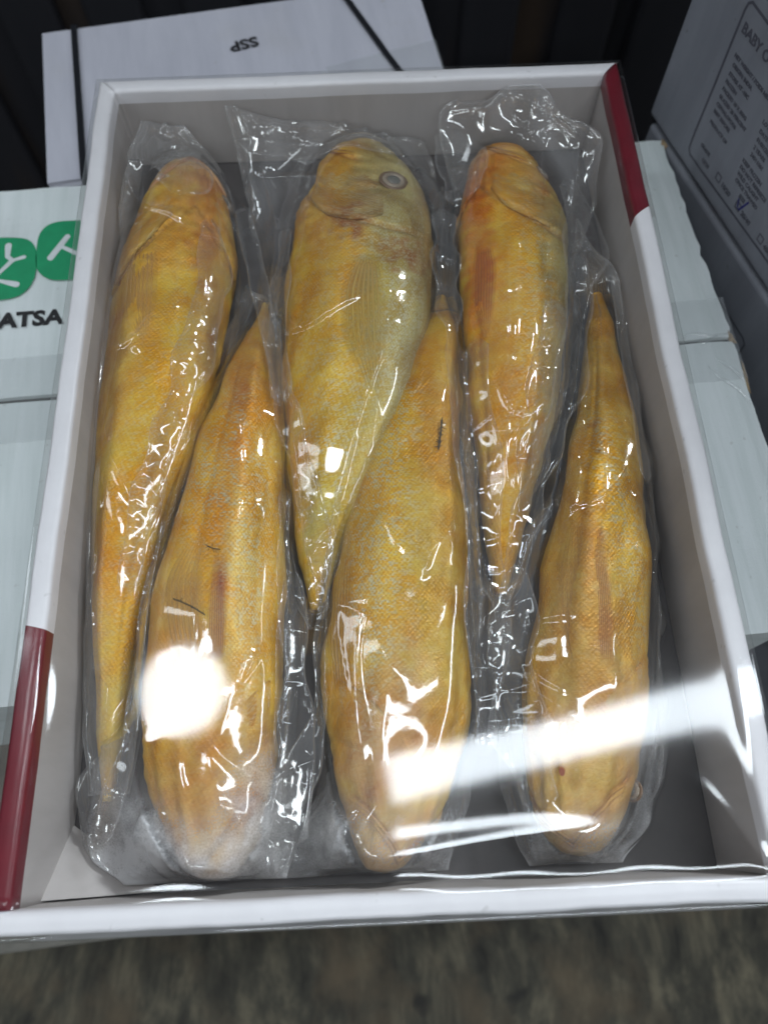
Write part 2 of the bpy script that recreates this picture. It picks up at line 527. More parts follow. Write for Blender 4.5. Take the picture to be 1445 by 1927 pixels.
def flap(poly, name, seed, z0=ZT - 0.0035, z1=ZT):
    """board flap with a gently warped top and slightly frayed outline"""
    (xa, ya), (xb, yb), (xc, yc), (xd, yd) = poly
    nu, nv = 60, 24
    F1 = Fourier(seed, 60); F2 = Fourier(seed + 1, 14)
    V = []
    for j in range(nv):
        t = j / (nv - 1)
        for i in range(nu):
            s = i / (nu - 1)
            x = (xa * (1 - s) + xb * s) * (1 - t) + (xd * (1 - s) + xc * s) * t
            y = (ya * (1 - s) + yb * s) * (1 - t) + (yd * (1 - s) + yc * s) * t
            e = 1.0 if 0 < i < nu - 1 and 0 < j < nv - 1 else 0
            zz = z1 + (float(F1(x * 1000, y * 1000)) * 0.0004 - 0.0006)
            if i in (0, nu - 1):
                x += float(F2(x * 1000, y * 1000)) * 0.0006
                zz -= 0.001
            V.append((x, y, zz))
    top = grid_faces(nv, nu)
    n = len(V)
    V += [(x, y, z0) for x, y, z in V]
    fs = top + [tuple(q + n for q in fc[::-1]) for fc in top]
    ring = [i for i in range(nu)] + [j * nu + nu - 1 for j in range(1, nv)] + [(nv - 1) * nu + i for i in range(nu - 2, -1, -1)] + [j * nu for j in range(nv - 2, 0, -1)]
    for a, b in zip(ring, ring[1:] + ring[:1]):
        fs.append((a, a + n, b + n, b))
    return mesh_obj(name, V, fs, M_carton, carton, smooth=False)


flap([(-0.262, 0.0018), (0.2035, 0.0014), (0.1995, 0.152), (-0.262, 0.152)], 'carton_flap', 11)
flap([(-0.262, -0.166), (0.205, -0.166), (0.2035, -0.0014), (-0.262, -0.0018)], 'carton_flap', 21)
# dark strip put in as the shade inside the seam; kraft at the torn corners
v, f = box_mesh(-0.2615, 0.2015, -0.0016, 0.0016, ZT - 0.0037, ZT - 0.0032)
mesh_obj('seam_shade', v, f, M_dark, carton, smooth=False)


def torn_bit(loc, sc, seed):
    r = random.Random(seed)
    vs, fs = [], []
    n = 9
    for k in range(n):
        a = 2 * math.pi * k / n
        rr = r.uniform(0.5, 1.2)
        vs.append((loc[0] + math.cos(a) * rr * sc[0], loc[1] + math.sin(a) * rr * sc[1], loc[2] + r.uniform(-0.4, 0.4) * sc[2]))
    vs.append((loc[0], loc[1], loc[2] + sc[2]))
    vs.append((loc[0], loc[1], loc[2] - sc[2]))
    for k in range(n):
        fs.append((k, (k + 1) % n, n)); fs.append(((k + 1) % n, k, n + 1))
    return mesh_obj('torn_edge', vs, fs, M_kraft, carton, smooth=False)


torn_bit((0.1995, 0.1505, ZT - 0.002), (0.0035, 0.005, 0.0018), 3)
torn_bit((0.2035, 0.001, ZT - 0.0015), (0.0022, 0.006, 0.0016), 4)
torn_bit((0.2045, -0.025, ZT - 0.002), (0.0012, 0.012, 0.0014), 5)
# clear tape over the seam, wrinkled at the right edge
nu, nv = 120, 20
V = []
FT = Fourier(77, 16, aniso=0.5)
for j in range(nv):
    for i in range(nu):
        x = -0.262 + 0.4665 * i / (nu - 1)
        y = -0.027 + 0.054 * j / (nv - 1)
        e = max(0.0, (x - 0.165) / 0.04)
        V.append((x, y, ZT + 0.0003 + 0.0013 * e * max(0.0, float(ridged(FT(x * 1000, y * 1000), 0.3)))))
n0 = len(V)
mesh_obj('tape', V, grid_faces(nv, nu), M_tape, carton)
# short fold creases of tape around the crushed edge at the right
for k, (xa, ya, xb, yb) in enumerate([(0.176, 0.004, 0.203, 0.003), (0.182, -0.002, 0.196, 0.002), (0.184, -0.016, 0.204, -0.045), (0.190, -0.012, 0.205, -0.03)]):
    pts = [(xa + (xb - xa) * t + 0.0008 * math.sin(9 * t + k), ya + (yb - ya) * t + 0.001 * math.sin(7 * t + 2 * k)) for t in np.linspace(0, 1, 9)]
    vs, fs = [], []
    for (x, y), t in zip(pts, np.linspace(0, 1, 9)):
        w = 0.0012 * math.sin(math.pi * min(max(t, .08), .92))
        nx, ny = -(yb - ya), (xb - xa)
        L = math.hypot(nx, ny); nx /= L; ny /= L
        vs += [(x - nx * w, y - ny * w, ZT + 0.0004), (x, y, ZT + 0.0004 + w * 1.1), (x + nx * w, y + ny * w, ZT + 0.0004)]
    mesh_obj('tape_crease', vs, grid_faces(9, 3), M_tape, carton)


def on_carton(x, y):   # world millimetres -> carton-local metres
    x, y = x * MM, y * MM - 0.0605
    return (x * math.cos(ANG) + y * math.sin(ANG), -x * math.sin(ANG) + y * math.cos(ANG))


def emblem_piece(name, pts, mat, z0, z1):
    v, f = prism([on_carton(*q) for q in pts], z0, z1)
    return mesh_obj(name, v, f, mat, carton, smooth=False)


Z1 = ZT + 0.0004
leafA = smooth_poly([(-232, 163), (-206, 163), (-198, 157), (-195.6, 147), (-194.5, 131), (-201, 119), (-214, 116.5), (-232, 117)])
leafB = smooth_poly([(-196.8, 152), (-197, 166), (-190, 174), (-174, 174.2), (-150, 174), (-150, 130), (-176, 129.5), (-187, 130), (-195.5, 138)])
emblem_piece('green_emblem', leafA, M_green, Z1, Z1 + 0.0002)
emblem_piece('green_emblem', leafB, M_green, Z1, Z1 + 0.0002)
ns_ = 0
for a, b, ra, rb in [((-213.8, 156.6), (-213.2, 148.6), 2.0, 1.4), ((-213.2, 148.4), (-209.6, 145.2), 1.4, 1.2), ((-210.2, 145.2), (-203.4, 147.6), 0.9, 1.3),
                     ((-210.2, 145.0), (-220.0, 131.5), 1.4, 1.0), ((-218.5, 131.6), (-205.2, 127.6), 0.8, 2.0),
                     ((-179.2, 161.8), (-187.4, 146.2), 1.7, 2.0), ((-181.9, 154.3), (-171, 148), 1.2, 1.4)]:
    ns_ += 1
    emblem_piece('emblem_stroke', capsule2d(a, b, ra, rb), M_print_white, Z1 + 0.0002, Z1 + 0.00035 + ns_ * 0.00002)
x, y = on_carton(-222.6, 97.2)
text_mesh('black_lettering', 'UATSA', 0.0139, M_ink, carton, Matrix.Translation((x, y, Z1)) @ Matrix.Rotation(math.radians(-0.6), 4, 'Z') @ Matrix.Scale(1.10, 4, (1, 0, 0)), bold=0.0006)

# lower dull carton in the stack
lower = empty('grey_brown_carton', (-0.03, -0.03, -0.36))
lower.rotation_euler = (0, 0, math.radians(4.5))
tag(lower, 'dull grey-brown carton low in the stack, peeking out at the fish box front left', 'carton')
v, f = box_mesh(-0.30, 0.20, -0.196, 0.17, 0.0, 0.105)
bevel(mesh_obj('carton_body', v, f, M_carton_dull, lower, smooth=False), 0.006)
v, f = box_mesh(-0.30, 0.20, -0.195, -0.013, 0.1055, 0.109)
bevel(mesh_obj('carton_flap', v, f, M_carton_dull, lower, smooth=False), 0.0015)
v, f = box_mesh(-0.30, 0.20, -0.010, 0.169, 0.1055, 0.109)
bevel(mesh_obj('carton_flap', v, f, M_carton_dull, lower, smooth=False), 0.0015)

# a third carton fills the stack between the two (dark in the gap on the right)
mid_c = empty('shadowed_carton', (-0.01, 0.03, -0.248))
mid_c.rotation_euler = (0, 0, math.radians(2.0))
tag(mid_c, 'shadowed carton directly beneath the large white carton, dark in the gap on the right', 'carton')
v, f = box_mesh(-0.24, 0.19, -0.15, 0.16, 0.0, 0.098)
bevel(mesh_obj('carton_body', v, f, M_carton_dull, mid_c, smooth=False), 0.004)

# ------------------------------------------------------------------ SSP carton behind on the left
AS = math.atan2(0.297 - 0.288, 0.0255)
ssp = empty('strapped_carton', (-0.200, 0.2085, -0.004))
ssp.rotation_euler = (0, 0, math.radians(8.5))
tag(ssp, 'white carton behind on the left with black straps and the upside-down letters SSP', 'carton')
WS, DS = 0.268, 0.142
v, f = box_mesh(0, WS, 0, DS, -0.46, -0.002)
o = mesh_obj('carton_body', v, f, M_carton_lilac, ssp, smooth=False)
bevel(o, 0.004, 3)
v, f = box_mesh(0.001, WS - 0.001, 0.001, DS - 0.001, -0.0018, 0.0)
mesh_obj('carton_lid', v, f, M_carton_lilac, ssp, smooth=False)


def strap(x0, x1, lean=0.0):
    w = 0.0021
    path = [(0, -0.002, -0.455), (0, -0.0022, -0.1), (0, -0.0022, -0.004), (0, 0.0, 0.0016), (0, 0.005, 0.0018), (lean * 0.5, DS * .5, 0.0014), (lean, DS, 0.0016), (lean, DS + 0.002, -0.002), (lean, DS + 0.002, -0.455)]
    vs = []
    for dx, y, z in path:
        for s in (-1, 1):
            vs.append((x0 + dx + s * w, y, z))
    fs = grid_faces(len(path), 2)
    o = mesh_obj('strap', vs, fs, M_strap, ssp, smooth=False)
    m = o.modifiers.new('s', 'SOLIDIFY'); m.thickness = 0.0008; m.offset = 1
    return o


strap(0.0245, 0.0245, -0.001)
strap(0.2520, 0.0, -0.040)
t = Matrix.Translation((-0.0702, 0.3362, -0.0033)) @ Matrix.Rotation(math.radians(197), 4, 'Z')
text_mesh('printed_letters', 'SSP', 0.0134, M_ink, ssp, (Matrix.Translation(ssp.location) @ Matrix.Rotation(math.radians(8.5), 4, 'Z')).inverted() @ t @ Matrix.Scale(1.05, 4, (1, 0, 0)), bold=0.0004)
# tape across the far lid edge, right end
V = []
for j in range(3):
    for i in range(12):
        V.append((0.19 + 0.078 * i / 11, 0.052 + 0.012 * (i / 11) + 0.016 * (j - 1), 0.0006))
mesh_obj('tape', V, grid_faces(3, 12), M_tape, ssp, smooth=False)

# ------------------------------------------------------------------ grey cartons on the right
A0 = Vector((0.185, 0.244, 0.0))
B0 = Vector((0.227, 0.105, 0.0))
tv = (B0 - A0).normalized()
nv_ = Vector((tv.y, -tv.x, 0))          # towards the camera side (-x)
if nv_.x > 0: nv_ = -nv_
# local frame: X along the face (far -> near), Y = into the carton, Z up
FR = Matrix(((tv.x, -nv_.x, 0, A0.x), (tv.y, -nv_.y, 0, A0.y), (0, 0, 1, 0), (0, 0, 0, 1)))


def side_carton(name, label, z0, z1, s0, s1):
    e = empty(name)
    e.matrix_world = FR @ Matrix.Translation((0, 0, z0))
    tag(e, label, 'carton', 'grey cartons stacked on the right')
    v, f = box_mesh(s0, s1, 0, 0.20, 0, z1 - z0)
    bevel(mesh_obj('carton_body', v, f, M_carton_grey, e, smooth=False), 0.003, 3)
    return e


up = side_carton('grey_carton', 'upper grey carton on the right with a printed octopus product label', 0.0015, 0.21, 0.0, 0.42)
lo = side_carton('grey_carton', 'lower grey carton on the right, beneath the one with the octopus label', -0.26, -0.002, 0.004, 0.42)


def face_frame(parent, z0, pts, w):
    """printed outline on the carton face; pts in (s, h) millimetres"""
    n = len(pts)
    vs, fs = [], []
    for (s, h) in pts:
        vs.append((s, h))
    V = []
    for i in range(n):
        a = Vector(vs[i]); p_ = Vector(vs[max(0, i - 1)]); q_ = Vector(vs[min(n - 1, i + 1)])
        d = (q_ - p_).normalized(); nn = Vector((-d.y, d.x)) * w
        V += [((a.x - nn.x) * MM, -0.0002, (a.y - nn.y) * MM - z0), ((a.x + nn.x) * MM, -0.0002, (a.y + nn.y) * MM - z0)]
    fs = [(2 * i, 2 * i + 1, 2 * i + 3, 2 * i + 2) for i in range(n - 1)]
    return mesh_obj('label_border', V, fs, M_ink_grey, parent, smooth=False)


face_frame(up, 0.0015, [(150, 101), (60, 102.5), (46, 103), (43.5, 101), (43.0, 97), (44.4, 60), (45.5, 20), (46.2, 14), (49, 11.6), (60, 11.8), (138.7, 15.0), (200, 17)], 0.75)
face_frame(lo, -0.26, [(60, -36), (120, -36.5), (155, -36.6), (158.5, -38.5), (159, -46), (158.5, -58)], 0.7)


def face_text(body, s, h, size, mat=M_ink_grey, bold=0.0001, parent=up, z0=0.0015, name='printed_text'):
    m = Matrix.Translation((s * MM, -0.00025, h * MM - z0)) @ Matrix.Rotation(math.pi / 2, 4, 'X')
    return text_mesh(name, body, size * MM, mat, parent, m, bold=bold * 1.0)


face_text('BABY OCTOPUS', 46.5, 88.5, 7.6, bold=0.0002)
for s, h, tx in [(49.5, 76.5, 'NET WEIGHT / POIDS NET 800G'), (51, 72, 'ORIGIN: INDIA'), (51.2, 67, 'STORE AT -18C'), (51.2, 62.5, 'FROZEN'), (51.3, 58, 'PACKED 10 X 800G'),
                 (51.5, 53.5, 'GLAZED 20 PERCENT'), (52, 49, 'CEPHALOPODS'), (52.2, 44.5, 'BEST BEFORE'), (53, 38.0, 'PRODUCT OF'), (54.3, 22.8, 'GRADE'), (60.3, 16.6, 'U/10')]:
    face_text(tx, s, h, 3.0 if h != 16.6 else 3.6)
for s, h, tx in [(88, 66, 'LOT NO / 01'), (89, 61, 'DATE OF PACK'), (90, 56.5, '01/07/2023'), (90.5, 52, '2 YEARS'), (91, 47.6, '24011001'), (88, 41, 'KEEP FROZEN'), (88.5, 37, 'DO NOT REFREEZE'),
                 (89, 33, 'WILD CAUGHT'), (90, 29, 'ONCE THAWED'), (98, 24.5, 'SIZE')]:
    face_text(tx, s, h, 3.2)


def face_square(s, h, w=5.0):
    V = []
    for k, r in enumerate((w / 2, w / 2 - 0.8)):
        for dx, dz in ((-1, -1), (1, -1), (1, 1), (-1, 1)):
            V.append(((s + dx * r) * MM, -0.00025, (h + dz * r) * MM - 0.0015))
    fs = [(i, (i + 1) % 4, 4 + (i + 1) % 4, 4 + i) for i in range(4)]
    return mesh_obj('tick_box', V, fs, M_ink_grey, up, smooth=False)


for s, tx in ((78.0, '10/20'), (101.0, '20/40'), (126.5, '40/60')):
    face_square(s, 20.0)
    face_text(tx, s + 4.2, 18.0, 4.2, bold=0.00015)
pts = [(99, 24.5), (101.2, 19.0), (103, 19.5), (106.5, 28.5)]
V = []
for i, (s, h) in enumerate(pts):
    V += [((s - .5) * MM, -0.0004, h * MM - .0015), ((s + .7) * MM, -0.0004, (h - .3) * MM - .0015)]
mesh_obj('pen_tick', V, [(2 * i, 2 * i + 1, 2 * i + 3, 2 * i + 2) for i in range(3)], M_pen, up, smooth=False)

# ------------------------------------------------------------------ the open fish box
W2, L2, H, FL = 0.140, 0.2035, 0.070, 0.020
T = 0.0095
fbox = empty('open_fish_box', (0, 0, 0.0006))
tag(fbox, 'open white cardboard box with dark red bands on its rim, holding six bagged fish', 'box')
v, f = box_mesh(-W2 + 0.004, W2 - 0.004, -L2 + 0.004, L2 - 0.004, 0, FL)
mesh_obj('base_panel', v, f, M_base, fbox, smooth=False)


def side_panel(P0, P1, inward, mitre0, mitre1, red=None, seed=0, T=0.0088):
    """wall swept from P0 to P1 along the outer edge; profile: outer face, rolled top, inner face"""
    P0 = Vector(P0); P1 = Vector(P1); inn = Vector(inward)
    r = 0.0022
    prof = []                                   # (distance inward, z)
    prof.append((0.0, 0.002)); prof.append((0.0, H - r))
    for k in range(1, 5):
        a = math.pi / 2 * k / 4
        prof.append((r - r * math.cos(a), H - r + r * math.sin(a)))
    for k in range(1, 6):
        prof.append((r + (T - 2 * r) * k / 6, H + 0.0002 * math.sin(math.pi * k / 6)))
    for k in range(0, 5):
        a = math.pi / 2 * k / 4
        prof.append((T - r + r * math.sin(a), H - r + r * math.cos(a)))
    for z in (0.062, 0.055, 0.045, 0.035, 0.026, FL + 0.0005):
        prof.append((T + 0.0006 * (H - z) / 0.05, z))
    n = 90
    F1 = Fourier(seed, 70); F2 = Fourier(seed + 5, 24)
    dirv = (P1 - P0)
    Ltot = dirv.length
    dirv.normalize()
    V, mi = [], []
    ts = np.linspace(0, 1, n)
    if red: ts = np.sort(np.append(ts, [red - 1e-4, red + 1e-4]))
    n = len(ts)
    for t in ts:
        for d, z in prof:
            lo_ = d * mitre0; hi_ = Ltot - d * mitre1
            s = lo_ + (hi_ - lo_) * t
            w = float(F1(s * 1000, seed)) * 0.00022 + float(F2(s * 1000, z * 300)) * 0.00008
            q = P0 + dirv * s + inn * (d + w * (1 if z > 0.04 else 0.5))
            V.append((q.x, q.y, z + (0.4 * w if z > 0.06 else 0)))
    m = len(prof)
    F = grid_faces(n, m)
    mats = []
    for i in range(n - 1):
        for j in range(m - 1):
            inner = j >= 16
            k = 1 if inner else 0
            if red is not None and j < 16:
                tm = (ts[i] + ts[i + 1]) / 2
                if (tm > red): k = 2
            mats.append(k)
    # close the ends
    for base in (0, (n - 1) * m):
        F.append(tuple(base + j for j in range(m))); mats.append(0)
    return mesh_obj('side_panel', V, F, [M_white_box, M_inner, M_red], fbox, smooth=True, matidx=mats)


# back, left, right, front
side_panel((-W2, L2, 0), (W2, L2, 0), (0, -1, 0), 1, 1, seed=31, T=0.0085)
yf = -L2 + 0.0079
side_panel((-W2, L2, 0), (-W2, yf, 0), (1, 0, 0), 1, 0, red=(L2 + 0.0955) / (L2 - yf), seed=41)
side_panel((W2, yf, 0), (W2, L2, 0), (-1, 0, 0), 0, 1, red=(0.1030 - yf) / (L2 - yf), seed=51)
side_panel((-W2, -L2, 0), (W2, -L2, 0), (0, 1, 0), 0, 0, seed=61, T=0.0079)

gv = [(-0.1312, -0.168, 0.0215), (-0.1312, -0.1945, 0.045), (-0.092, -0.1945, 0.0215), (-0.1312, -0.1945, 0.0215)]
gf = [(0, 2, 1), (0, 1, 3), (1, 2, 3), (0, 3, 2)]
mesh_obj('corner_gusset', gv, gf, M_inner, fbox, smooth=False)

# ------------------------------------------------------------------ fish
FISH = {
 1: [(-97.9, 174.0, 4.4), (-97.5, 167.2, 11.1), (-97.6, 158.5, 18.5), (-98.0, 134.1, 24.9), (-100.1, 98.7, 30.5), (-101.8, 65.6, 31.0), (-104.5, 34.6, 29.2), (-107.1, 5.4, 25.5), (-110.5, -22.0, 20.5), (-113.2, -48.0, 16.2), (-115.1, -72.5, 12.0), (-116.4, -95.8, 8.8), (-116.0, -117.9, 7.2), (-115.6, -138.9, 5.6), (-115.4, -150, 4.8), (-115.2, -160, 4.0)],
 2: [(-66.0, -190.4, 3.3), (-66.6, -188.0, 6.8), (-67.9, -181.5, 13.4), (-69.5, -170.4, 19.7), (-71.2, -150.9, 25.2), (-72.1, -130.4, 28.0), (-71.9, -108.9, 29.1), (-71.1, -86.3, 28.5), (-69.7, -62.4, 26.9), (-67.7, -37.2, 24.7), (-65.1, -10.5, 21.6), (-61.9, 14.8, 17.2), (-60.0, 32.5, 13.6), (-57.9, 50.8, 9.2), (-56.3, 63.4, 6.4), (-54.8, 74, 5.2), (-53.8, 84, 4.6)],
 3: [(0.6, 180.1, 4.7), (-0.7, 176.0, 11.8), (-1.4, 167.1, 21.6), (-0.4, 147.8, 30.6), (-1.4, 129.3, 34.8), (-3.9, 94.0, 37.7), (-6.7, 61.1, 36.9), (-10.4, 30.1, 33.5), (-15.1, 1.1, 26.5), (-19.9, -26.2, 19.1), (-25.1, -52.0, 11.4), (-28.4, -71.6, 6.4), (-30.2, -84, 4.2)],
 4: [(-3.6, -190.4, 4.2), (-3.0, -186.8, 8.9), (-0.8, -177.9, 14.4), (1.2, -163.9, 20.9), (3.1, -144.2, 26.7), (4.6, -123.5, 30.5), (6.3, -101.6, 31.5), (9.0, -78.7, 30.7), (12.1, -54.4, 28.8), (15.9, -28.8, 25.8), (20.9, -1.6, 21.6), (27.5, 27.1, 15.3), (34.6, 57.6, 8.8), (36.6, 70.8, 6.2), (38.2, 84, 5.0)],
 5: [(75.3, 173.9, 5.2), (76.4, 169.9, 12.5), (77.8, 160.2, 18.8), (79.1, 143.8, 24.3), (78.5, 125.3, 26.9), (75.6, 90.2, 27.9), (72.6, 57.3, 26.5), (69.5, 26.4, 23.4), (65.2, -2.6, 18.9), (60.4, -29.9, 12.9), (56.4, -55.6, 8.2), (53.5, -80.0, 4.8)],
 6: [(72.7, -188.1, 4.5), (73.2, -185.0, 8.5), (73.8, -178.4, 14.6), (75.3, -167.0, 19.7), (78.5, -147.2, 24.0), (82.3, -126.5, 26.1), (86.9, -104.7, 26.2), (92.3, -81.8, 25.3), (98.4, -57.5, 23.0), (104.2, -31.9, 19.8), (109.1, -4.6, 15.7), (113.6, 24.3, 11.0), (117.2, 55.1, 7.4), (119.5, 68.0, 6.4), (121, 82, 5.2)],
}
RIDGE = {1: 112, 2: 78, 3: 104, 4: 58, 5: 70, 6: 104}
UNDER = {2, 4, 6}          # heads seen from the throat: gill edges hardly show, folds run lengthwise
BELLY = {1: 68, 2: 108, 3: 168, 4: 62, 5: 138, 6: 118}    # angle of the belly line, degrees: 0 = +x, 90 = straight up, 180 = -x
YEL = (0.76, 0.41, 0.004)
YEL2 = (0.78, 0.49, 0.022)
ORA = (0.76, 0.30, 0.008)
SIL = (0.46, 0.45, 0.30)
DRK = (0.38, 0.19, 0.02)  # brown flesh tone, with shading toward the flank outlines painted in
PALE = (0.72, 0.50, 0.26)
PURP = (0.36, 0.17, 0.17)
GRN = (0.46, 0.42, 0.07)
RED = (0.60, 0.13, 0.04)
BRN = (0.42, 0.22, 0.06)
# patches: x, y, rx, ry (mm), colour, strength
PATCH = {
 1: [(-97, 165, 16, 14, (0.70, 0.45, 0.30), .8), (-84, 118, 9, 30, (0.62, 0.22, 0.10), .7), (-82, 140, 8, 12, PURP, .35), (-110, 122, 14, 8, ORA, .6), (-100, 40, 30, 14, YEL, .6), (-92, 70, 12, 30, YEL2, .7),
     (-104, 0, 14, 26, (0.68, 0.44, 0.03), .7), (-112, -60, 12, 30, ORA, .45), (-113, -130, 10, 22, (0.60, 0.50, 0.2), .7), (-122, 20, 10, 24, PALE, .5)],
 2: [(-66, -30, 12, 45, ORA, .65), (-58, -70, 7, 45, (0.64, 0.60, 0.42), .55), (-52, -40, 6, 40, YEL2, .6), (-70, -125, 16, 24, (0.58, 0.42, 0.18), .7), (-70, -172, 26, 14, (0.50, 0.24, 0.05), .85), (-55, -135, 8, 20, PURP, .35),
     (-66, -186, 22, 8, (0.66, 0.42, 0.26), .8), (-63, 30, 12, 16, (0.62, 0.30, 0.12), .6), (-84, -105, 8, 12, ORA, .5)],
 3: [(10, 142, 17, 30, (0.40, 0.34, 0.19), .95), (18, 112, 19, 36, (0.38, 0.34, 0.21), .95), (24, 50, 25, 95, (0.40, 0.41, 0.33), 1.0), (20, 128, 22, 44, (0.40, 0.36, 0.26), 1.0), (-16, 150, 12, 26, (0.64, 0.35, 0.06), .9), (-8, 116, 9, 9, PURP, .7), (6, 98, 12, 6, (0.52, 0.45, 0.30), .6), (20, 60, 14, 60, SIL, .8),
     (14, 20, 12, 44, (0.50, 0.48, 0.34), .75), (-18, 90, 16, 50, (0.68, 0.42, 0.05), .7), (-12, -5, 16, 30, (0.56, 0.50, 0.16), .7), (-24, -45, 12, 22, GRN, .8), (18, 92, 10, 7, (0.34, 0.12, 0.09), .75), (32, 110, 8, 40, (0.30, 0.20, 0.12), .6)],
 4: [(30, 40, 10, 20, ORA, .3), (-4, -60, 9, 60, (0.62, 0.58, 0.34), .45), (20, -20, 12, 40, YEL, .7), (28, -80, 9, 60, (0.50, 0.36, 0.07), .75), (2, -140, 14, 16, PURP, .6), (-10, -165, 16, 14, (0.52, 0.30, 0.12), .7), (10, -115, 14, 20, (0.60, 0.42, 0.22), .6),
     (-18, -95, 9, 36, (0.60, 0.33, 0.05), .6), (0, -185, 22, 10, (0.60, 0.40, 0.24), .7)],
 5: [(78, 168, 22, 10, (0.58, 0.24, 0.08), .8), (62, 130, 12, 26, (0.70, 0.26, 0.02), .8), (74, 110, 13, 24, (0.74, 0.42, 0.03), .7), (99, 90, 12, 90, (0.38, 0.35, 0.20), .9), (92, 140, 9, 14, (0.50, 0.26, 0.18), .7), (58, 66, 9, 30, RED, .5),
     (76, 30, 16, 30, (0.70, 0.42, 0.06), .6), (88, 10, 8, 40, (0.50, 0.46, 0.28), .6), (60, 0, 9, 60, (0.60, 0.28, 0.03), .6), (70, 60, 10, 14, (0.66, 0.32, 0.03), .5)],
 6: [(104, 30, 14, 40, (0.56, 0.32, 0.04), .6), (100, -40, 9, 50, (0.66, 0.40, 0.06), .6), (76, -90, 14, 50, (0.50, 0.28, 0.07), .6), (90, -82, 5, 30, (0.60, 0.22, 0.10), .7), (101.5, -5.7, 2.6, 2.6, (0.34, 0.10, 0.07), .8), (99.9, -22.6, 1.6, 1.6, (0.14, 0.03, 0.05), .95),
     (78, -150, 18, 26, (0.50, 0.30, 0.15), .6), (76, -180, 20, 14, (0.62, 0.42, 0.28), .7), (104, -70, 9, 50, YEL2, .7), (88, -115, 6, 20, PURP, .3)],
}
for k_, extra in {
    3: [(-10, 118, 7, 4, (0.36, 0.14, 0.13), .9), (-4, 108, 6, 4, (0.40, 0.20, 0.18), .8), (2, 122, 7, 6, (0.50, 0.40, 0.30), .7), (12, 96, 8, 6, (0.34, 0.16, 0.13), .8), (0, 140, 9, 9, (0.44, 0.36, 0.22), .7), (22, 88, 9, 6, (0.30, 0.13, 0.08), .8)],
    2: [(-70, -158, 28, 26, (0.52, 0.26, 0.06), .7), (-66, -186, 24, 12, (0.62, 0.40, 0.26), .8)],
    4: [(1, -152, 28, 30, (0.44, 0.28, 0.17), .75), (0, -186, 22, 12, (0.60, 0.42, 0.26), .7)],
    6: [(81, -140, 28, 48, (0.46, 0.30, 0.14), .7), (75, -184, 22, 14, (0.58, 0.40, 0.26), .7)],
    1: [(-100, 160, 20, 16, (0.66, 0.40, 0.24), .6)],
}.items():
    PATCH[k_] += extra
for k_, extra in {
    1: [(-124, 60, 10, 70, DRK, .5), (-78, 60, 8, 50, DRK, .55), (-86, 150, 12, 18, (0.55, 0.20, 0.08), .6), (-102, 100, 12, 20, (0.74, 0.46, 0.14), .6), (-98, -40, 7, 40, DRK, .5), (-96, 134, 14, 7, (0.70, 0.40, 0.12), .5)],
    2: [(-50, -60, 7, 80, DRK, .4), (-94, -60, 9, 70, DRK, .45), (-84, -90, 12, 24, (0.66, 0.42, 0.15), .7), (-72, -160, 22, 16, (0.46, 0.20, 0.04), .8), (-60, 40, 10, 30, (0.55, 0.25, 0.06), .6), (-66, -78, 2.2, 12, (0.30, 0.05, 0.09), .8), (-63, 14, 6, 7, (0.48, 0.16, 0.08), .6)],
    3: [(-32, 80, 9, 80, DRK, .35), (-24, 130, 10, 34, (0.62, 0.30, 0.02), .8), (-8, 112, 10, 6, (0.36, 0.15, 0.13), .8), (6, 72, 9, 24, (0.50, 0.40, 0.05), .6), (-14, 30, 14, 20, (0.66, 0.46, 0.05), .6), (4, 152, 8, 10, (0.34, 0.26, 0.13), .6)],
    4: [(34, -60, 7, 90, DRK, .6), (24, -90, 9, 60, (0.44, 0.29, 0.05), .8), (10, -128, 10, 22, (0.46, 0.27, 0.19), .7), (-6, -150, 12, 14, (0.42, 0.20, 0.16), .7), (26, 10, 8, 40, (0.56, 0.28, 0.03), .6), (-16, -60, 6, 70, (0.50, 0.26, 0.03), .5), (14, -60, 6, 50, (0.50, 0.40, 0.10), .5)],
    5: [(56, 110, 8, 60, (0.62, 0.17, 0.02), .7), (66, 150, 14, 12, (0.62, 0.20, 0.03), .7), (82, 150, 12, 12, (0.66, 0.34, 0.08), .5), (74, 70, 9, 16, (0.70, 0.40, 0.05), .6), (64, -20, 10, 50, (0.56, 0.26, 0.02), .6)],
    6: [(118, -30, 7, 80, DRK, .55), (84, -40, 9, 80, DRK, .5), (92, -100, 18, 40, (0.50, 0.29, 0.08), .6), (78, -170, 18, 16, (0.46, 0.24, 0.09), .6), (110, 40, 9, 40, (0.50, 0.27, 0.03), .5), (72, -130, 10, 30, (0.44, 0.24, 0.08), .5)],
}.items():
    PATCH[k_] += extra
FLECK = {   # where the silver flecks show: x, y, rx, ry, strength
 1: [(-100, -10, 14, 50, .35), (-108, -70, 9, 40, .25), (-88, 60, 9, 40, .3)],
 2: [(-70, -30, 20, 26, .95), (-56, -75, 8, 50, .9), (-66, 8, 12, 18, .5)],
 3: [(-10, 30, 26, 60, .45), (18, 50, 16, 60, .8), (-20, -20, 14, 30, .6), (4, 120, 20, 30, .4)],
 4: [(4, -30, 12, 60, 1.0), (-6, -90, 10, 50, .9), (12, 10, 10, 20, .6)],
 5: [(82, 40, 12, 60, .45), (92, 90, 10, 40, .5), (68, -20, 8, 30, .3)],
 6: [(106, -60, 10, 50, .75), (102, -20, 9, 30, .4)],
}


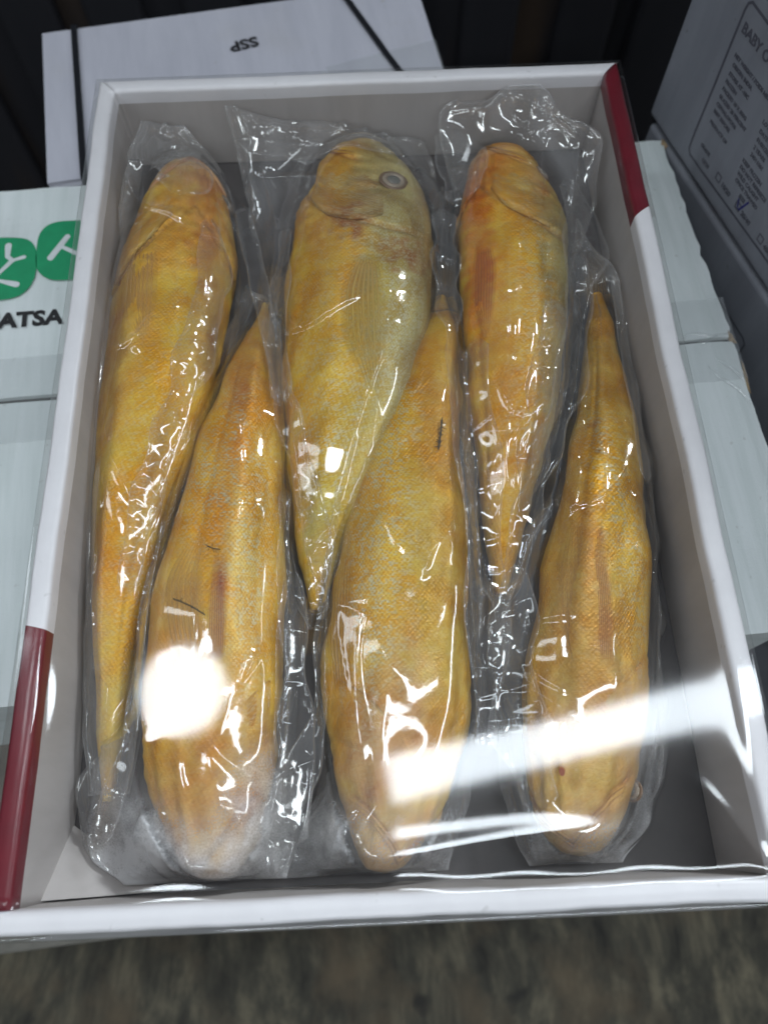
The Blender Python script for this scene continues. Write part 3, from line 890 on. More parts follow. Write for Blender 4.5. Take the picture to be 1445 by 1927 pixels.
def fish_profile(k, n=240):
    T_ = np.array(FISH[k], float)
    up_ = T_[0, 1] > T_[-1, 1]
    s = np.abs(T_[:, 1] - T_[0, 1])
    y = np.linspace(0, s[-1], n)
    # finer near the snout
    y = s[-1] * (0.25 * np.linspace(0, 1, n) ** 2.2 + 0.75 * np.linspace(0, 1, n))
    cx = np.interp(y, s, T_[:, 0])
    w2 = np.interp(y, s, T_[:, 2] ** 2)
    ker = np.exp(-0.5 * (np.arange(-14, 15) / 6.0) ** 2); ker /= ker.sum()
    cx = np.convolve(np.pad(cx, 14, 'edge'), ker, 'valid')
    w2 = np.convolve(np.pad(w2, 14, 'reflect', reflect_type='odd'), ker, 'valid')
    w = np.sqrt(np.maximum(w2, 6.0))
    w[-16:] *= np.linspace(1, 0.55, 16)
    w[0] = 0.3
    w[1] = max(w[1] * .75, 1)
    sgn = -1 if up_ else 1
    yy = T_[0, 1] + sgn * y
    hz = 20.4 * (1 - np.exp(-(w * 0.95 / 20.4) * 1.6))
    hz = np.minimum(hz, w * 1.05)
    zc = FL * 1000 + 1.2 + hz
    # the stiff frozen head and tail do not sag onto the base
    iw = int(np.argmax(w))
    q = np.arange(n)
    lift_h = zc[iw] - zc
    f_head = np.where(q < iw, 0.98 if k in (2, 4) else 0.80, 0.0); f_tail = np.where(q >= iw, 0.30, 0.0)
    zc = zc + lift_h * (f_head + f_tail)
    if k in (2, 4):
        zc = zc + 7.0 * np.exp(-(y / 16.0))
    return y, yy, cx, w, hz, zc, sgn


def top_height(k, x, y, infl=0.0):
    s, yy, cx, w, hz, zc, sgn = PROF[k]
    o = np.argsort(yy)
    c = np.interp(y, yy[o], cx[o]); ww = np.interp(y, yy[o], w[o], left=0.01, right=0.01)
    h = np.interp(y, yy[o], hz[o]); z0 = np.interp(y, yy[o], zc[o])
    ww = ww + infl
    h = h + infl * 0.9
    t = (x - c) / ww
    ins = (np.abs(t) < 1) & (y >= yy.min()) & (y <= yy.max())
    r = np.where(ins, z0 + h * np.sqrt(np.clip(1 - np.abs(t) ** 2.2, 0, 1)) ** (1 / 1.05), -99.0)
    return r


PROF = {k: fish_profile(k) for k in FISH}


GRID = {}
CGRID = {}


def fish_body(k, parent):
    s, yy, cx, w, hz, zc, sgn = PROF[k]
    n = len(s); m = 120
    th = np.linspace(0, 2 * np.pi, m, endpoint=False)
    S, TH = np.meshgrid(s, th, indexing='ij')
    ct, st = np.cos(TH), np.sin(TH)
    e = 2 / 2.2
    ux = np.sign(ct) * np.abs(ct) ** e; uz = np.sign(st) * np.abs(st) ** (e)
    L = s[-1]
    b = math.radians(BELLY[k])
    dth = np.abs((TH - b + np.pi) % (2 * np.pi) - np.pi)          # 0 at belly, pi at back
    # gill cover edge: a V running forward at the belly
    sg = L * (0.13 + 0.145 * np.sin(np.clip(dth / 1.9, 0, 1) * np.pi / 2))
    d = S - sg
    disp = 1.0 * np.exp(-np.clip(-d, 0, None) / 14.0) * (d < 0) * sstep(0.1, 0.5, dth)
    disp = disp * (1 - sstep(1.9, 2.6, dth))
    gk = 0.30 if k in UNDER else 1.0
    disp *= gk
    disp -= 0.9 * gk * np.exp(-(d - 0.8) ** 2 / 2.2) * (1 - sstep(2.0, 2.7, dth))
    # inner preopercle line and jaw line
    d2 = S - sg * 0.66
    disp -= 0.55 * np.exp(-d2 ** 2 / 1.6) * sstep(0.35, 0.7, dth) * (1 - sstep(1.5, 2.0, dth))
    dj = S - L * (0.02 + 0.085 * np.sin(np.clip(dth / 1.6, 0, 1) * np.pi / 2) ** 1.5)
    disp -= 0.9 * np.exp(-dj ** 2 / 1.2) * sstep(0.15, 0.4, dth) * (1 - sstep(1.2, 1.5, dth))
    # skull ridges, belly keel and soft lumps
    F1 = Fourier(k * 17, 26, aniso=1.6); F2 = Fourier(k * 17 + 3, 9)
    arc = TH * np.maximum(w[:, None], 4)
    head = 1 - sstep(0.16 * L, 0.30 * L, S)
    F0 = Fourier(k * 17 + 8, 60, aniso=1.3)
    disp += 0.55 * F0(arc, S) + 0.40 * F1(arc * 0.7, S) + 0.12 * F2(arc * 0.6, S) * (0.4 + head)
    # folds of the throat between the jaws
    if k in UNDER:
        disp += 0.42 * np.cos(dth * 15 + 0.03 * S) * (1 - sstep(0.9, 1.3, dth)) * sstep(0.02 * L, 0.07 * L, S) * (1 - sstep(0.20 * L, 0.34 * L, S))
    else:
        disp += 0.35 * np.cos(dth * 26) * (1 - sstep(0.35, 0.6, dth)) * sstep(0.03 * L, 0.07 * L, S) * (1 - sstep(0.15 * L, 0.2 * L, S))
    rdg = math.radians(RIDGE[k]); dr = np.abs((TH - rdg + np.pi) % (2 * np.pi) - np.pi)
    bodyw = sstep(0.2 * L, 0.35 * L, S) * (1 - sstep(0.8 * L, 0.95 * L, S))
    disp += bodyw * (1.3 * np.exp(-(dr / 0.20) ** 2) - 0.9 * np.exp(-((dr - 0.62) / 0.30) ** 2))
    disp += 0.22 * ridged(Fourier(k * 17 + 12, 20, aniso=2.5)(arc + 4 * F0(arc, S), S), 0.25) * sstep(0.1 * L, 0.2 * L, S)
    # flattened flank
    disp -= 0.05 * w[:, None] * np.exp(-((dth - 1.2) / 0.5) ** 2) * sstep(0.2 * L, 0.35 * L, S)
    disp -= 0.8 * np.exp(-(dth / 0.10) ** 2) * sstep(0.2 * L, 0.35 * L, S) * (1 - sstep(0.75 * L, 0.9 * L, S))
    fade = np.clip(w[:, None] / 14, 0, 1)
    disp = disp * fade
    X = cx[:, None] + ux * (w[:, None] + disp)
    Z = zc[:, None] + uz * (hz[:, None] + disp)
    Z = np.maximum(Z, FL * 1000 + 0.9)
    Y = np.repeat(yy[:, None], m, 1)
    # colour
    def smoothmix(c, col, a):
        return c * (1 - a[..., None]) + np.array(col) * a[..., None]
    C = np.ones(X.shape + (3,)) * np.array(YEL2)
    FC = Fourier(k * 31, 34); FC2 = Fourier(k * 31 + 1, 11)
    C = smoothmix(C, YEL, np.clip(0.5 + 0.5 * FC(X, Y), 0, 1) * 0.8)
    C = smoothmix(C, SIL, sstep(1.5, 2.4, dth) * 0.85)
    wob = 2.2 * FC2(X, Y)
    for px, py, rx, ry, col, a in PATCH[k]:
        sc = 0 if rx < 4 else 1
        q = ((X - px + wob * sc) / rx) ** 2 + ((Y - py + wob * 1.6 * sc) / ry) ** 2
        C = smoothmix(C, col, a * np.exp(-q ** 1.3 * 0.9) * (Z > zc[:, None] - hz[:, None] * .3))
    C = np.clip(C * np.array([1.17, 1.19, 0.90]), 0, 0.88)
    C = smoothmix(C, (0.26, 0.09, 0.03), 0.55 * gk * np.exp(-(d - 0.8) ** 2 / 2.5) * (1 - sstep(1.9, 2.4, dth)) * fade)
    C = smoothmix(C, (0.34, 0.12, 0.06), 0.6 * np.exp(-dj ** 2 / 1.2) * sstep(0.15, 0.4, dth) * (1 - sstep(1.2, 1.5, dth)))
    FLK = np.zeros(X.shape) + 0.10
    for px, py, rx, ry, a in FLECK[k]:
        FLK += a * np.exp(-(((X - px) / rx) ** 2 + ((Y - py) / ry) ** 2))
    FLK = np.clip(FLK, 0, 1) * (1 - 0.6 * head)
    suv = np.stack([TH * np.maximum(w[:, None], 3) / 1.7 * 0.9, S / 2.3, np.full(S.shape, k * 7.0)], -1)
    V = np.stack([X, Y, Z], -1).reshape(-1, 3) * MM
    F = grid_faces(n, m, wrap=True, flip=(sgn < 0))
    F.append(tuple(range(m)) if sgn > 0 else tuple(range(m - 1, -1, -1)))
    lastr = [(n - 1) * m + j for j in range(m)]
    F.append(tuple(lastr[::-1]) if sgn > 0 else tuple(lastr))
    GRID[k] = (s, th, X, Y, Z, cx, w, zc, dth[0], sg, L)
    CGRID[k] = C
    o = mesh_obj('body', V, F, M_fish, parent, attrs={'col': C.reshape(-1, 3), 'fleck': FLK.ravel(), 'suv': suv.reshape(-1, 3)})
    return o


def skin_col(k, s_, d_, side):
    s, th = GRID[k][:2]
    a = (math.radians(BELLY[k]) + side * d_) % (2 * np.pi)
    i0 = np.clip(np.interp(s_, s, np.arange(len(s))).astype(int), 0, len(s) - 1)
    j0 = np.floor(a / (2 * np.pi) * len(th)).astype(int) % len(th)
    return CGRID[k][i0, j0]


def surf(k, s_, d_, side, off=0.0):
    """point on the fish skin at length s_ (mm from snout), angle d_ from the belly line towards one side, raised by off"""
    s, th, X, Y, Z, cx, w, zc, dth0, sg, L = GRID[k]
    a = (math.radians(BELLY[k]) + side * d_) % (2 * np.pi)
    fi = np.interp(s_, s, np.arange(len(s))); fj = a / (2 * np.pi) * len(th)
    i0 = np.clip(fi.astype(int), 0, len(s) - 2); j0 = np.floor(fj).astype(int)
    ti = fi - i0; tj = fj - j0
    j1 = (j0 + 1) % len(th); j0 = j0 % len(th)

    def g(A):
        return (A[i0, j0] * (1 - ti) + A[i0 + 1, j0] * ti) * (1 - tj) + (A[i0, j1] * (1 - ti) + A[i0 + 1, j1] * ti) * tj
    x, y, z = g(X), g(Y), g(Z)
    nx = x - np.interp(s_, s, cx); nz = z - np.interp(s_, s, zc)
    l = np.hypot(nx, nz) + 1e-6
    return np.stack([x + nx / l * off, y, z + nz / l * off], -1)


def gill_cover(k, parent, side, col, col2, d0=0.30, d1=1.75):
    """the bony plate over the gills: a thin shell standing a little proud of the head with a free rear edge"""
    s, th, X, Y, Z, cx, w, zc, dth0, sg, L = GRID[k]
    nr, nc = 40, 34
    dd = np.linspace(d0, d1, nc)
    R = np.random.RandomState(k * 3 + side)
    V, C = [], []
    for lay in (0, 1):
        for i in range(nr):
            t = i / (nr - 1)
            edge = L * (0.13 + 0.145 * np.sin(np.clip(dd / 1.9, 0, 1) * np.pi / 2)) + 1.5 + 1.6 * np.sin(dd * 5 + k) * .6
            rear = edge * (1 - 0.16 * (np.abs(dd - (d0 + d1) / 2) / ((d1 - d0) / 2)) ** 4)
            front = L * 0.055 + 0 * dd
            ss = front * (1 - t) + rear * t
            side_f = np.clip(1 - (np.abs(dd - (d0 + d1) / 2) / ((d1 - d0) / 2)) ** 3, 0, 1)
            pre = 0.35 * np.exp(-((t - 0.55) / 0.05) ** 2) - 0.25 * np.exp(-((t - 0.63) / 0.05) ** 2)
            off = (-0.4 + (0.45 if k in UNDER else 1.15) * t ** 1.2 + pre * (0.3 if k in UNDER else 1)) * side_f - 0.35 * (1 - side_f) + 0.12 * np.sin(dd * 22 + 5 * t) * t - (0.55 if lay else 0)
            P = surf(k, ss, dd, side, off)
            V.append(P)
            n1 = 0.5 + 0.5 * np.sin(dd * 7 + t * 9 + k) * np.sin(t * 14 + dd * 3)
            c = np.array(col)[None] * (1 - n1[:, None]) + np.array(col2)[None] * n1[:, None]
            c = c * 0.35 + skin_col(k, np.maximum(ss - 1, 0), dd, side) * 0.65
            c = c * (1 - (0.08 if k in UNDER else 0.35) * np.exp(-((t - 0.98) / 0.03) ** 2))
            C.append(c)
    V = np.concatenate(V) * MM; C = np.concatenate(C)
    nn = nr * nc
    F = grid_faces(nr, nc, flip=(side > 0)) + [tuple(q + nn for q in fc) for fc in grid_faces(nr, nc, flip=(side < 0))]
    ring = list(range(nc)) + [i * nc + nc - 1 for i in range(1, nr)] + [(nr - 1) * nc + j for j in range(nc - 2, -1, -1)] + [i * nc for i in range(nr - 2, 0, -1)]
    for a, b_ in zip(ring, ring[1:] + ring[:1]):
        F.append((a, a + nn, b_ + nn, b_))
    S_ = np.tile(np.stack(np.meshgrid(dd * 12, np.linspace(0, 30, nr)) + [np.zeros((nr, nc))], -1).reshape(-1, 3), (2, 1))
    return mesh_obj('gill_cover', V, F, M_fish, parent, attrs={'col': C, 'fleck': np.full(len(V), 0.35), 'suv': S_})


def lips(k, parent, col):
    """upper and lower lip: two rolls round the snout meeting at the corners of the mouth"""
    s, th, X, Y, Z, cx, w, zc, dth0, sg, L = GRID[k]
    for up_lip in (0, 1):
        V, F = [], []
        dd = np.linspace(-1.25, 1.25, 30)
        s_l = L * (0.018 + 0.075 * np.sin(np.clip(np.abs(dd) / 1.6, 0, 1) * np.pi / 2) ** 1.5) + (1.1 if up_lip == 0 else -1.1)
        s_l = np.maximum(s_l, 0.4)
        for q in range(8):
            a = 2 * np.pi * q / 8
            rr = 1.05 * np.cos(dd / 1.25 * np.pi / 2 * 0.93)
            P = surf(k, s_l + rr * np.cos(a), np.abs(dd), np.where(dd > 0, 1, -1), 0.25 + rr * 0.75 * np.sin(a))
            V.append(P)
        V = np.stack(V, 1).reshape(-1, 3) * MM
        F = grid_faces(30, 8, wrap=True)
        C = np.tile(np.array(col), (len(V), 1))
        mesh_obj('lip', V, F, M_fish, parent, attrs={'col': C, 'fleck': np.zeros(len(V)), 'suv': V * 600})



def fin(name, k, parent, pts, wid, col, alpha=0.85, lift=0.7, onbody=True, curl=0.0, zoff=0.0):
    """fin laid along a centre path pts (x, y mm) with half widths wid; ridged rays; a double-sided thin shell"""
    pts = np.array(pts, float)
    nr, nc = 44, 26
    t = np.linspace(0, 1, len(pts)); tt = np.linspace(0, 1, nr)
    px = np.interp(tt, t, pts[:, 0]); py = np.interp(tt, t, pts[:, 1]); ww = np.interp(tt, t, wid)
    ker = np.ones(7) / 7
    px = np.convolve(np.pad(px, 3, 'reflect', reflect_type='odd'), ker, 'valid'); py = np.convolve(np.pad(py, 3, 'reflect', reflect_type='odd'), ker, 'valid')
    ww = np.convolve(np.pad(ww, 3, 'reflect', reflect_type='odd'), ker, 'valid')
    tx = np.gradient(px); ty = np.gradient(py); L = np.hypot(tx, ty); nx, ny = -ty / L, tx / L
    u = np.linspace(-1, 1, nc)
    # ragged far end
    R = np.random.RandomState(k * 5 + len(name))
    rag = 1 - 0.10 * np.abs(u) ** 2 - 0.04 * R.rand(nc)
    X = np.zeros((nr, nc)); Y = np.zeros((nr, nc))
    for j in range(nc):
        ti = tt * rag[j]
        X[:, j] = np.interp(ti, tt, px) + np.interp(ti, tt, nx) * np.interp(ti, tt, ww) * u[j]
        Y[:, j] = np.interp(ti, tt, py) + np.interp(ti, tt, ny) * np.interp(ti, tt, ww) * u[j]
    if onbody:
        Z = top_height(k, X, Y)
        cxy = (X - np.interp(Y, *zip(*sorted(zip(PROF[k][1], PROF[k][2])))))
        lowz = FL * 1000 + 10
        Z = np.where(Z < lowz, lowz, Z) + lift
        Zs = Z.copy()
        for _ in range(6):
            Zs[1:-1, 1:-1] = (Zs[1:-1, 1:-1] * 2 + Zs[:-2, 1:-1] + Zs[2:, 1:-1] + Zs[1:-1, :-2] + Zs[1:-1, 2:]) / 6
        Z = np.maximum(Z, Zs)
    else:
        Z = np.full(X.shape, FL * 1000 + 6.0 + zoff)
    rays = np.cos(np.linspace(0, 2 * np.pi * 8.5, nc))[None, :] * (0.25 + 0.15 * tt[:, None])
    Z = Z + rays * 0.45 + curl * (u[None, :] ** 2) * tt[:, None]
    top = np.stack([X, Y, Z], -1).reshape(-1, 3)
    bot = top - np.array([0, 0, 0.35])
    V = np.concatenate([top, bot]) * MM
    F = grid_faces(nr, nc)
    nn = nr * nc
    F += [tuple(q + nn for q in fc[::-1]) for fc in grid_faces(nr, nc)]
    ring = list(range(nc)) + [i * nc + nc - 1 for i in range(1, nr)] + [(nr - 1) * nc + j for j in range(nc - 2, -1, -1)] + [i * nc for i in range(nr - 2, 0, -1)]
    for a, b_ in zip(ring, ring[1:] + ring[:1]):
        F.append((a, a + nn, b_ + nn, b_))
    U, TT = np.meshgrid(u, tt)
    colA = np.ones((nr, nc, 3)) * np.array(col[0]) * (1 - TT[..., None]) + np.array(col[1]) * TT[..., None]
    RAYP = 0.5 + 0.5 * np.cos(U * np.pi * 8.5 * 1.0 + 2.0 * TT * U)
    A = (0.30 + 0.55 * RAYP) * alpha * (1 - 0.75 * TT ** 3) * (1 - sstep(0.55, 1.0, np.abs(U)) * 0.8) * sstep(0.0, 0.12, TT)
    A2 = np.concatenate([A.ravel(), np.zeros(nn)])
    return mesh_obj(name, V, F, M_fin, parent, attrs={'col': np.tile(colA.reshape(-1, 3), (2, 1)), 'alpha': A2,
                                                      'fuv': np.tile(np.stack([U, TT, U * 0], -1).reshape(-1, 3), (2, 1))})


def uv_ball(name, loc, r, squash, mat, parent, rot=None, rings=14, seg=24, ridge=0.0):
    V, F = [], []
    for i in range(rings + 1):
        a = math.pi * i / rings
        for j in range(seg):
            b = 2 * math.pi * j / seg
            V.append((r * math.sin(a) * math.cos(b), r * math.sin(a) * math.sin(b), r * squash * math.cos(a)))
    F = grid_faces(rings + 1, seg, wrap=True, flip=True)
    o = mesh_obj(name, V, F, mat, parent)
    o.location = loc
    if rot: o.rotation_euler = rot
    return o


def torus(name, loc, R, r, mat, parent, rot):
    V = []
    for i in range(28):
        a = 2 * math.pi * i / 28
        for j in range(12):
            b = 2 * math.pi * j / 12
            V.append(((R + r * math.cos(b)) * math.cos(a), (R + r * math.cos(b)) * math.sin(a), r * 0.8 * math.sin(b)))
    F = []
    for i in range(28):
        for j in range(12):
            F.append((i * 12 + j, ((i + 1) % 28) * 12 + j, ((i + 1) % 28) * 12 + (j + 1) % 12, i * 12 + (j + 1) % 12))
    o = mesh_obj(name, V, F, mat, parent)
    o.location = loc
    o.rotation_euler = rot
    return o


LABELS = {
 1: 'yellow fish at the far left of the box, head up, touching the left wall',
 2: 'golden fish second from the left, head down at the front with frost on its snout',
 3: 'broad yellow fish in the back middle with a grey eye and silver back showing',
 4: 'silver-speckled yellow fish in the front middle, head down under the bright glare',
 5: 'orange-headed yellow fish with a reddish fin at the back right, head up',
 6: 'yellow fish at the far right, tail up, with two small dark spots near its tail',
}
PE = (0.68, 0.46, 0.24)
fishes = {}
for k in FISH:
    s, yy, cx, w, hz, zc, sgn = PROF[k]
    e = empty('yellow_croaker', (0, 0, 0))
    fishes[k] = e
    tag(e, LABELS[k], 'fish', 'bagged fish in the box')
    fish_body(k, e)
    # tail fin: folded narrow fan beyond the body
    tx, ty = cx[-1], yy[-1]
    dx = (cx[-1] - cx[-20]) / abs(yy[-1] - yy[-20])
    LT = {1: 24, 2: 28, 3: 20, 4: 26, 5: 22, 6: 30}[k]
    x1, y1 = tx + dx * LT, ty + sgn * LT
    y1 = max(min(y1, 188), -188)
    fin('tail_fin', k, e, [(tx, ty - sgn * 9), (tx + dx * 5, ty + sgn * 5), (x1, y1)], [w[-18] * .75, w[-18] * .9, 7.0], [(0.52, 0.30, 0.03), (0.44, 0.30, 0.10)], 0.8, onbody=False, zoff=zc[-1] - FL * 1000 - 6.0)
fin('pectoral_fin', 1, fishes[1], [(-113, 118), (-113.5, 92), (-112, 66), (-108, 44)], [4.5, 9.5, 9.5, 3], [(0.68, 0.42, 0.16), (0.62, 0.42, 0.18)], 0.75)
fin('anal_fin', 1, fishes[1], [(-125, -12), (-127, -40), (-127, -70), (-125, -90)], [1.0, 3.2, 3.0, .6], [(0.66, 0.60, 0.46), (0.60, 0.55, 0.42)], 0.8, lift=1.2)
fin('pectoral_fin', 2, fishes[2], [(-75, -122), (-81, -95), (-84, -75), (-76, -54)], [5, 9, 10, 3], [(0.64, 0.42, 0.16), (0.66, 0.46, 0.20)], 0.7)
fin('pelvic_fin', 2, fishes[2], [(-67, -112), (-67.5, -92), (-69, -62)], [3.2, 4.2, 1.2], [(0.52, 0.26, 0.22), (0.42, 0.14, 0.16)], 0.7, lift=0.9)
fin('pectoral_fin', 3, fishes[3], [(0, 88), (-3, 66), (-3, 40), (1, 10)], [5, 11, 11, 3], [(0.66, 0.46, 0.14), (0.56, 0.46, 0.07)], 0.9)
fin('pectoral_fin', 4, fishes[4], [(-17, -125), (-18, -100), (-17, -78), (-13, -50)], [4, 6, 5.5, 2], [(0.56, 0.32, 0.06), (0.58, 0.36, 0.08)], 0.7)
fin('anal_fin', 4, fishes[4], [(20, 50), (18, 40), (15, 30), (12, 18)], [1.2, 2.8, 2.2, .5], [(0.74, 0.68, 0.55), (0.70, 0.62, 0.45)], 0.9, lift=1.2)
fin('pectoral_fin', 5, fishes[5], [(59, 96), (58, 80), (56, 62), (55, 40)], [4, 6, 5.5, 2], [(0.60, 0.17, 0.06), (0.55, 0.22, 0.14)], 0.8)
fin('pelvic_fin', 6, fishes[6], [(88, -120), (91, -96), (93, -70), (95.5, -50)], [3, 3.8, 3, 1], [(0.56, 0.24, 0.12), (0.58, 0.30, 0.12)], 0.7)
fin('pectoral_fin', 6, fishes[6], [(78, -118), (79, -96), (82, -74), (86, -52)], [4, 7, 7, 2], [(0.54, 0.32, 0.10), (0.56, 0.36, 0.10)], 0.55)


def add_eye(k, x, y, R, tilt, lift=0.0, second=True):
    e = fishes[k]
    z = float(top_height(k, np.array(x), np.array(y))) + lift
    g_ = [float(top_height(k, np.array(x + a_), np.array(y + b_))) for a_, b_ in ((2, 0), (-2, 0), (0, 3), (0, -3))]
    nrm = Vector((-(g_[0] - g_[1]) / 4, -(g_[2] - g_[3]) / 6, 1)).normalized() if min(g_) > 0 else Vector((math.sin(math.radians(tilt[1])), 0, math.cos(math.radians(tilt[1]))))
    rot = nrm.to_track_quat('Z', 'Y').to_euler()
    eye = uv_ball('eye', (x * MM, y * MM, z * MM), R * 0.62 * MM, 0.42, M_pupil, e, rot)
    eye.scale = (1.0, 1.22, 1.0)
    ring = torus('eye_ring', (0, 0, 0.0), (R * 0.78) * MM, R * 0.24 * MM, M_eye, eye, (0, 0, 0))
    rim = torus('eye_socket', (0.0001, 0, -0.0004), (R * 1.10) * MM, R * 0.17 * MM, M_iris, eye, (0, 0, 0))
    return eye


add_eye(3, 15.6, 139.5, 5.2, (-12, 26), lift=-0.4)
GC = {1: ((0.52, 0.22, 0.06), (0.66, 0.36, 0.08)), 2: ((0.46, 0.24, 0.07), (0.60, 0.36, 0.12)), 3: ((0.40, 0.30, 0.17), (0.46, 0.26, 0.18)),
      4: ((0.50, 0.30, 0.09), (0.42, 0.24, 0.14)), 5: ((0.64, 0.26, 0.03), (0.50, 0.34, 0.13)), 6: ((0.50, 0.29, 0.09), (0.44, 0.22, 0.10))}
for k in FISH:
    for side in (-1, 1):
        gill_cover(k, fishes[k], side, *GC[k])
    lips(k, fishes[k], {1: (0.62, 0.36, 0.22), 3: (0.52, 0.26, 0.08)}.get(k, (0.50, 0.28, 0.12)))
# the other heads show only the rim of an eye, low on the side
for k, x, y, r in ((1, -75.6, 142, 4.0), (2, -90.5, -166, 3.8), (5, 96.8, 150, 4.0), (4, 17.4, -170, 3.8), (6, 94, -165, 3.6)):
    zc_ = 0
    add_eye(k, x, y, r, (0, 60 if x > PROF[k][2].mean() else -60), lift=-1.5)

# ------------------------------------------------------------------ the plastic bags
BAGS = {
 1: [(-122.0, 190.1, 53), (-102.1, 189.6, 56), (-78.6, 180.1, 30), (-69.3, 92.7, 25), (-78.2, 49.4, 25), (-88.0, 9.5, 25), (-98.1, -27.4, 25), (-108.7, -56.4, 25), (-112.4, -100.9, 25), (-115.8, -132.6, 25), (-118.6, -158.0, 25), (-122.1, -155.8, 25), (-128.3, -136.6, 27), (-128.2, -105.7, 34), (-128.1, -50.7, 38), (-128.3, -2.4, 40), (-129.0, 50.7, 42), (-129.0, 104.6, 44), (-128.3, 149.9, 50)],
 2: [(-64.3, 99.5, 25), (-55.3, 78.2, 25), (-47.7, 25.9, 25), (-44.5, -15.8, 25), (-43.6, -69.6, 25), (-44.1, -140.0, 25), (-33.4, -161.6, 25), (-38.2, -181.6, 25), (-40.9, -191.5, 30), (-72.2, -191.6, 34), (-98.9, -191.0, 30), (-122.9, -185.8, 25), (-128.4, -155.6, 27), (-123.4, -143.1, 25), (-108.7, -126.3, 25), (-113.0, -79.1, 25), (-104.0, -35.3, 25), (-93.7, 6.8, 25), (-82.2, 46.4, 25), (-72.3, 79.0, 25)],
 3: [(-74.4, 189.9, 58), (-22.6, 190.0, 60), (36.4, 189.6, 34), (44.4, 146.1, 25), (38.3, 101.6, 25), (14.9, 42.0, 25), (-2.9, -3.1, 25), (-16.2, -44.6, 25), (-25.5, -87.8, 25), (-33.5, -92.4, 25), (-42.1, -43.5, 25), (-49.0, 13.7, 25), (-54.8, 78.1, 25), (-65.6, 151.5, 25)],
 4: [(39.1, 157.3, 25), (49.9, 159.6, 25), (52.5, 108.2, 25), (49.9, 33.8, 25), (48.0, -47.6, 25), (43.0, -121.5, 25), (37.9, -147.9, 25), (22.0, -191.2, 30), (-7.8, -191.6, 34), (-44.6, -191.2, 30), (-46.8, -183.2, 25), (-27.2, -157.8, 25), (-31.4, -129.6, 25), (-30.7, -94.9, 25), (-25.4, -57.5, 25), (-10.7, 3.0, 25), (11.0, 45.2, 25), (34.6, 101.8, 25)],
 5: [(39.2, 189.5, 60), (93.1, 190.4, 63), (127.8, 160.4, 58), (125.8, 134.4, 40), (112.8, 105.2, 25), (98.2, 37.9, 25), (78.1, -15.7, 25), (61.3, -64.0, 25), (52.9, -98.6, 25), (49.6, -96.0, 25), (46.8, -60.8, 25), (44.1, -19.8, 25), (45.7, 59.9, 25), (52.5, 145.7, 25)],
 6: [(114.4, 127.3, 30), (128.4, 87.5, 36), (128.3, 47.9, 36), (128.2, 5.9, 34), (128.4, -41.5, 30), (123.5, -101.7, 25), (117.3, -151.3, 25), (107.5, -179.8, 25), (81.4, -191.4, 32), (64.5, -191.4, 32), (49.7, -190.5, 28), (46.2, -165.0, 25), (44.0, -110.0, 25), (60.1, -64.0, 25), (83.0, -18.8, 25), (105.0, 37.5, 25), (107.7, 84.1, 25)],
}
BAG_LABELS = {
 1: 'clear plastic bag round the far left fish, pressed against the left wall',
 2: 'clear plastic bag second from the left, frosty at its front end',
 3: 'clear plastic bag round the broad fish with the visible eye, spread on the back wall',
 4: 'clear plastic bag round the speckled fish in the front middle',
 5: 'crumpled clear plastic bag round the orange-headed fish at the back right',
 6: 'clear plastic bag round the far right fish, gathered round its tail',
}
FROST = {2: [(-74, -188, 44, 17, .95), (-50, -164, 14, 20, .85), (-102, -178, 20, 18, .85)], 1: [(-122, -120, 7, 50, .35), (-127, 110, 5, 60, .3)], 4: [(10, -180, 36, 16, .45), (-30, -176, 16, 14, .55)],
         6: [(104, -160, 14, 30, .4), (76, -184, 26, 12, .45)], 3: [], 5: [(100, 20, 10, 40, .12)]}


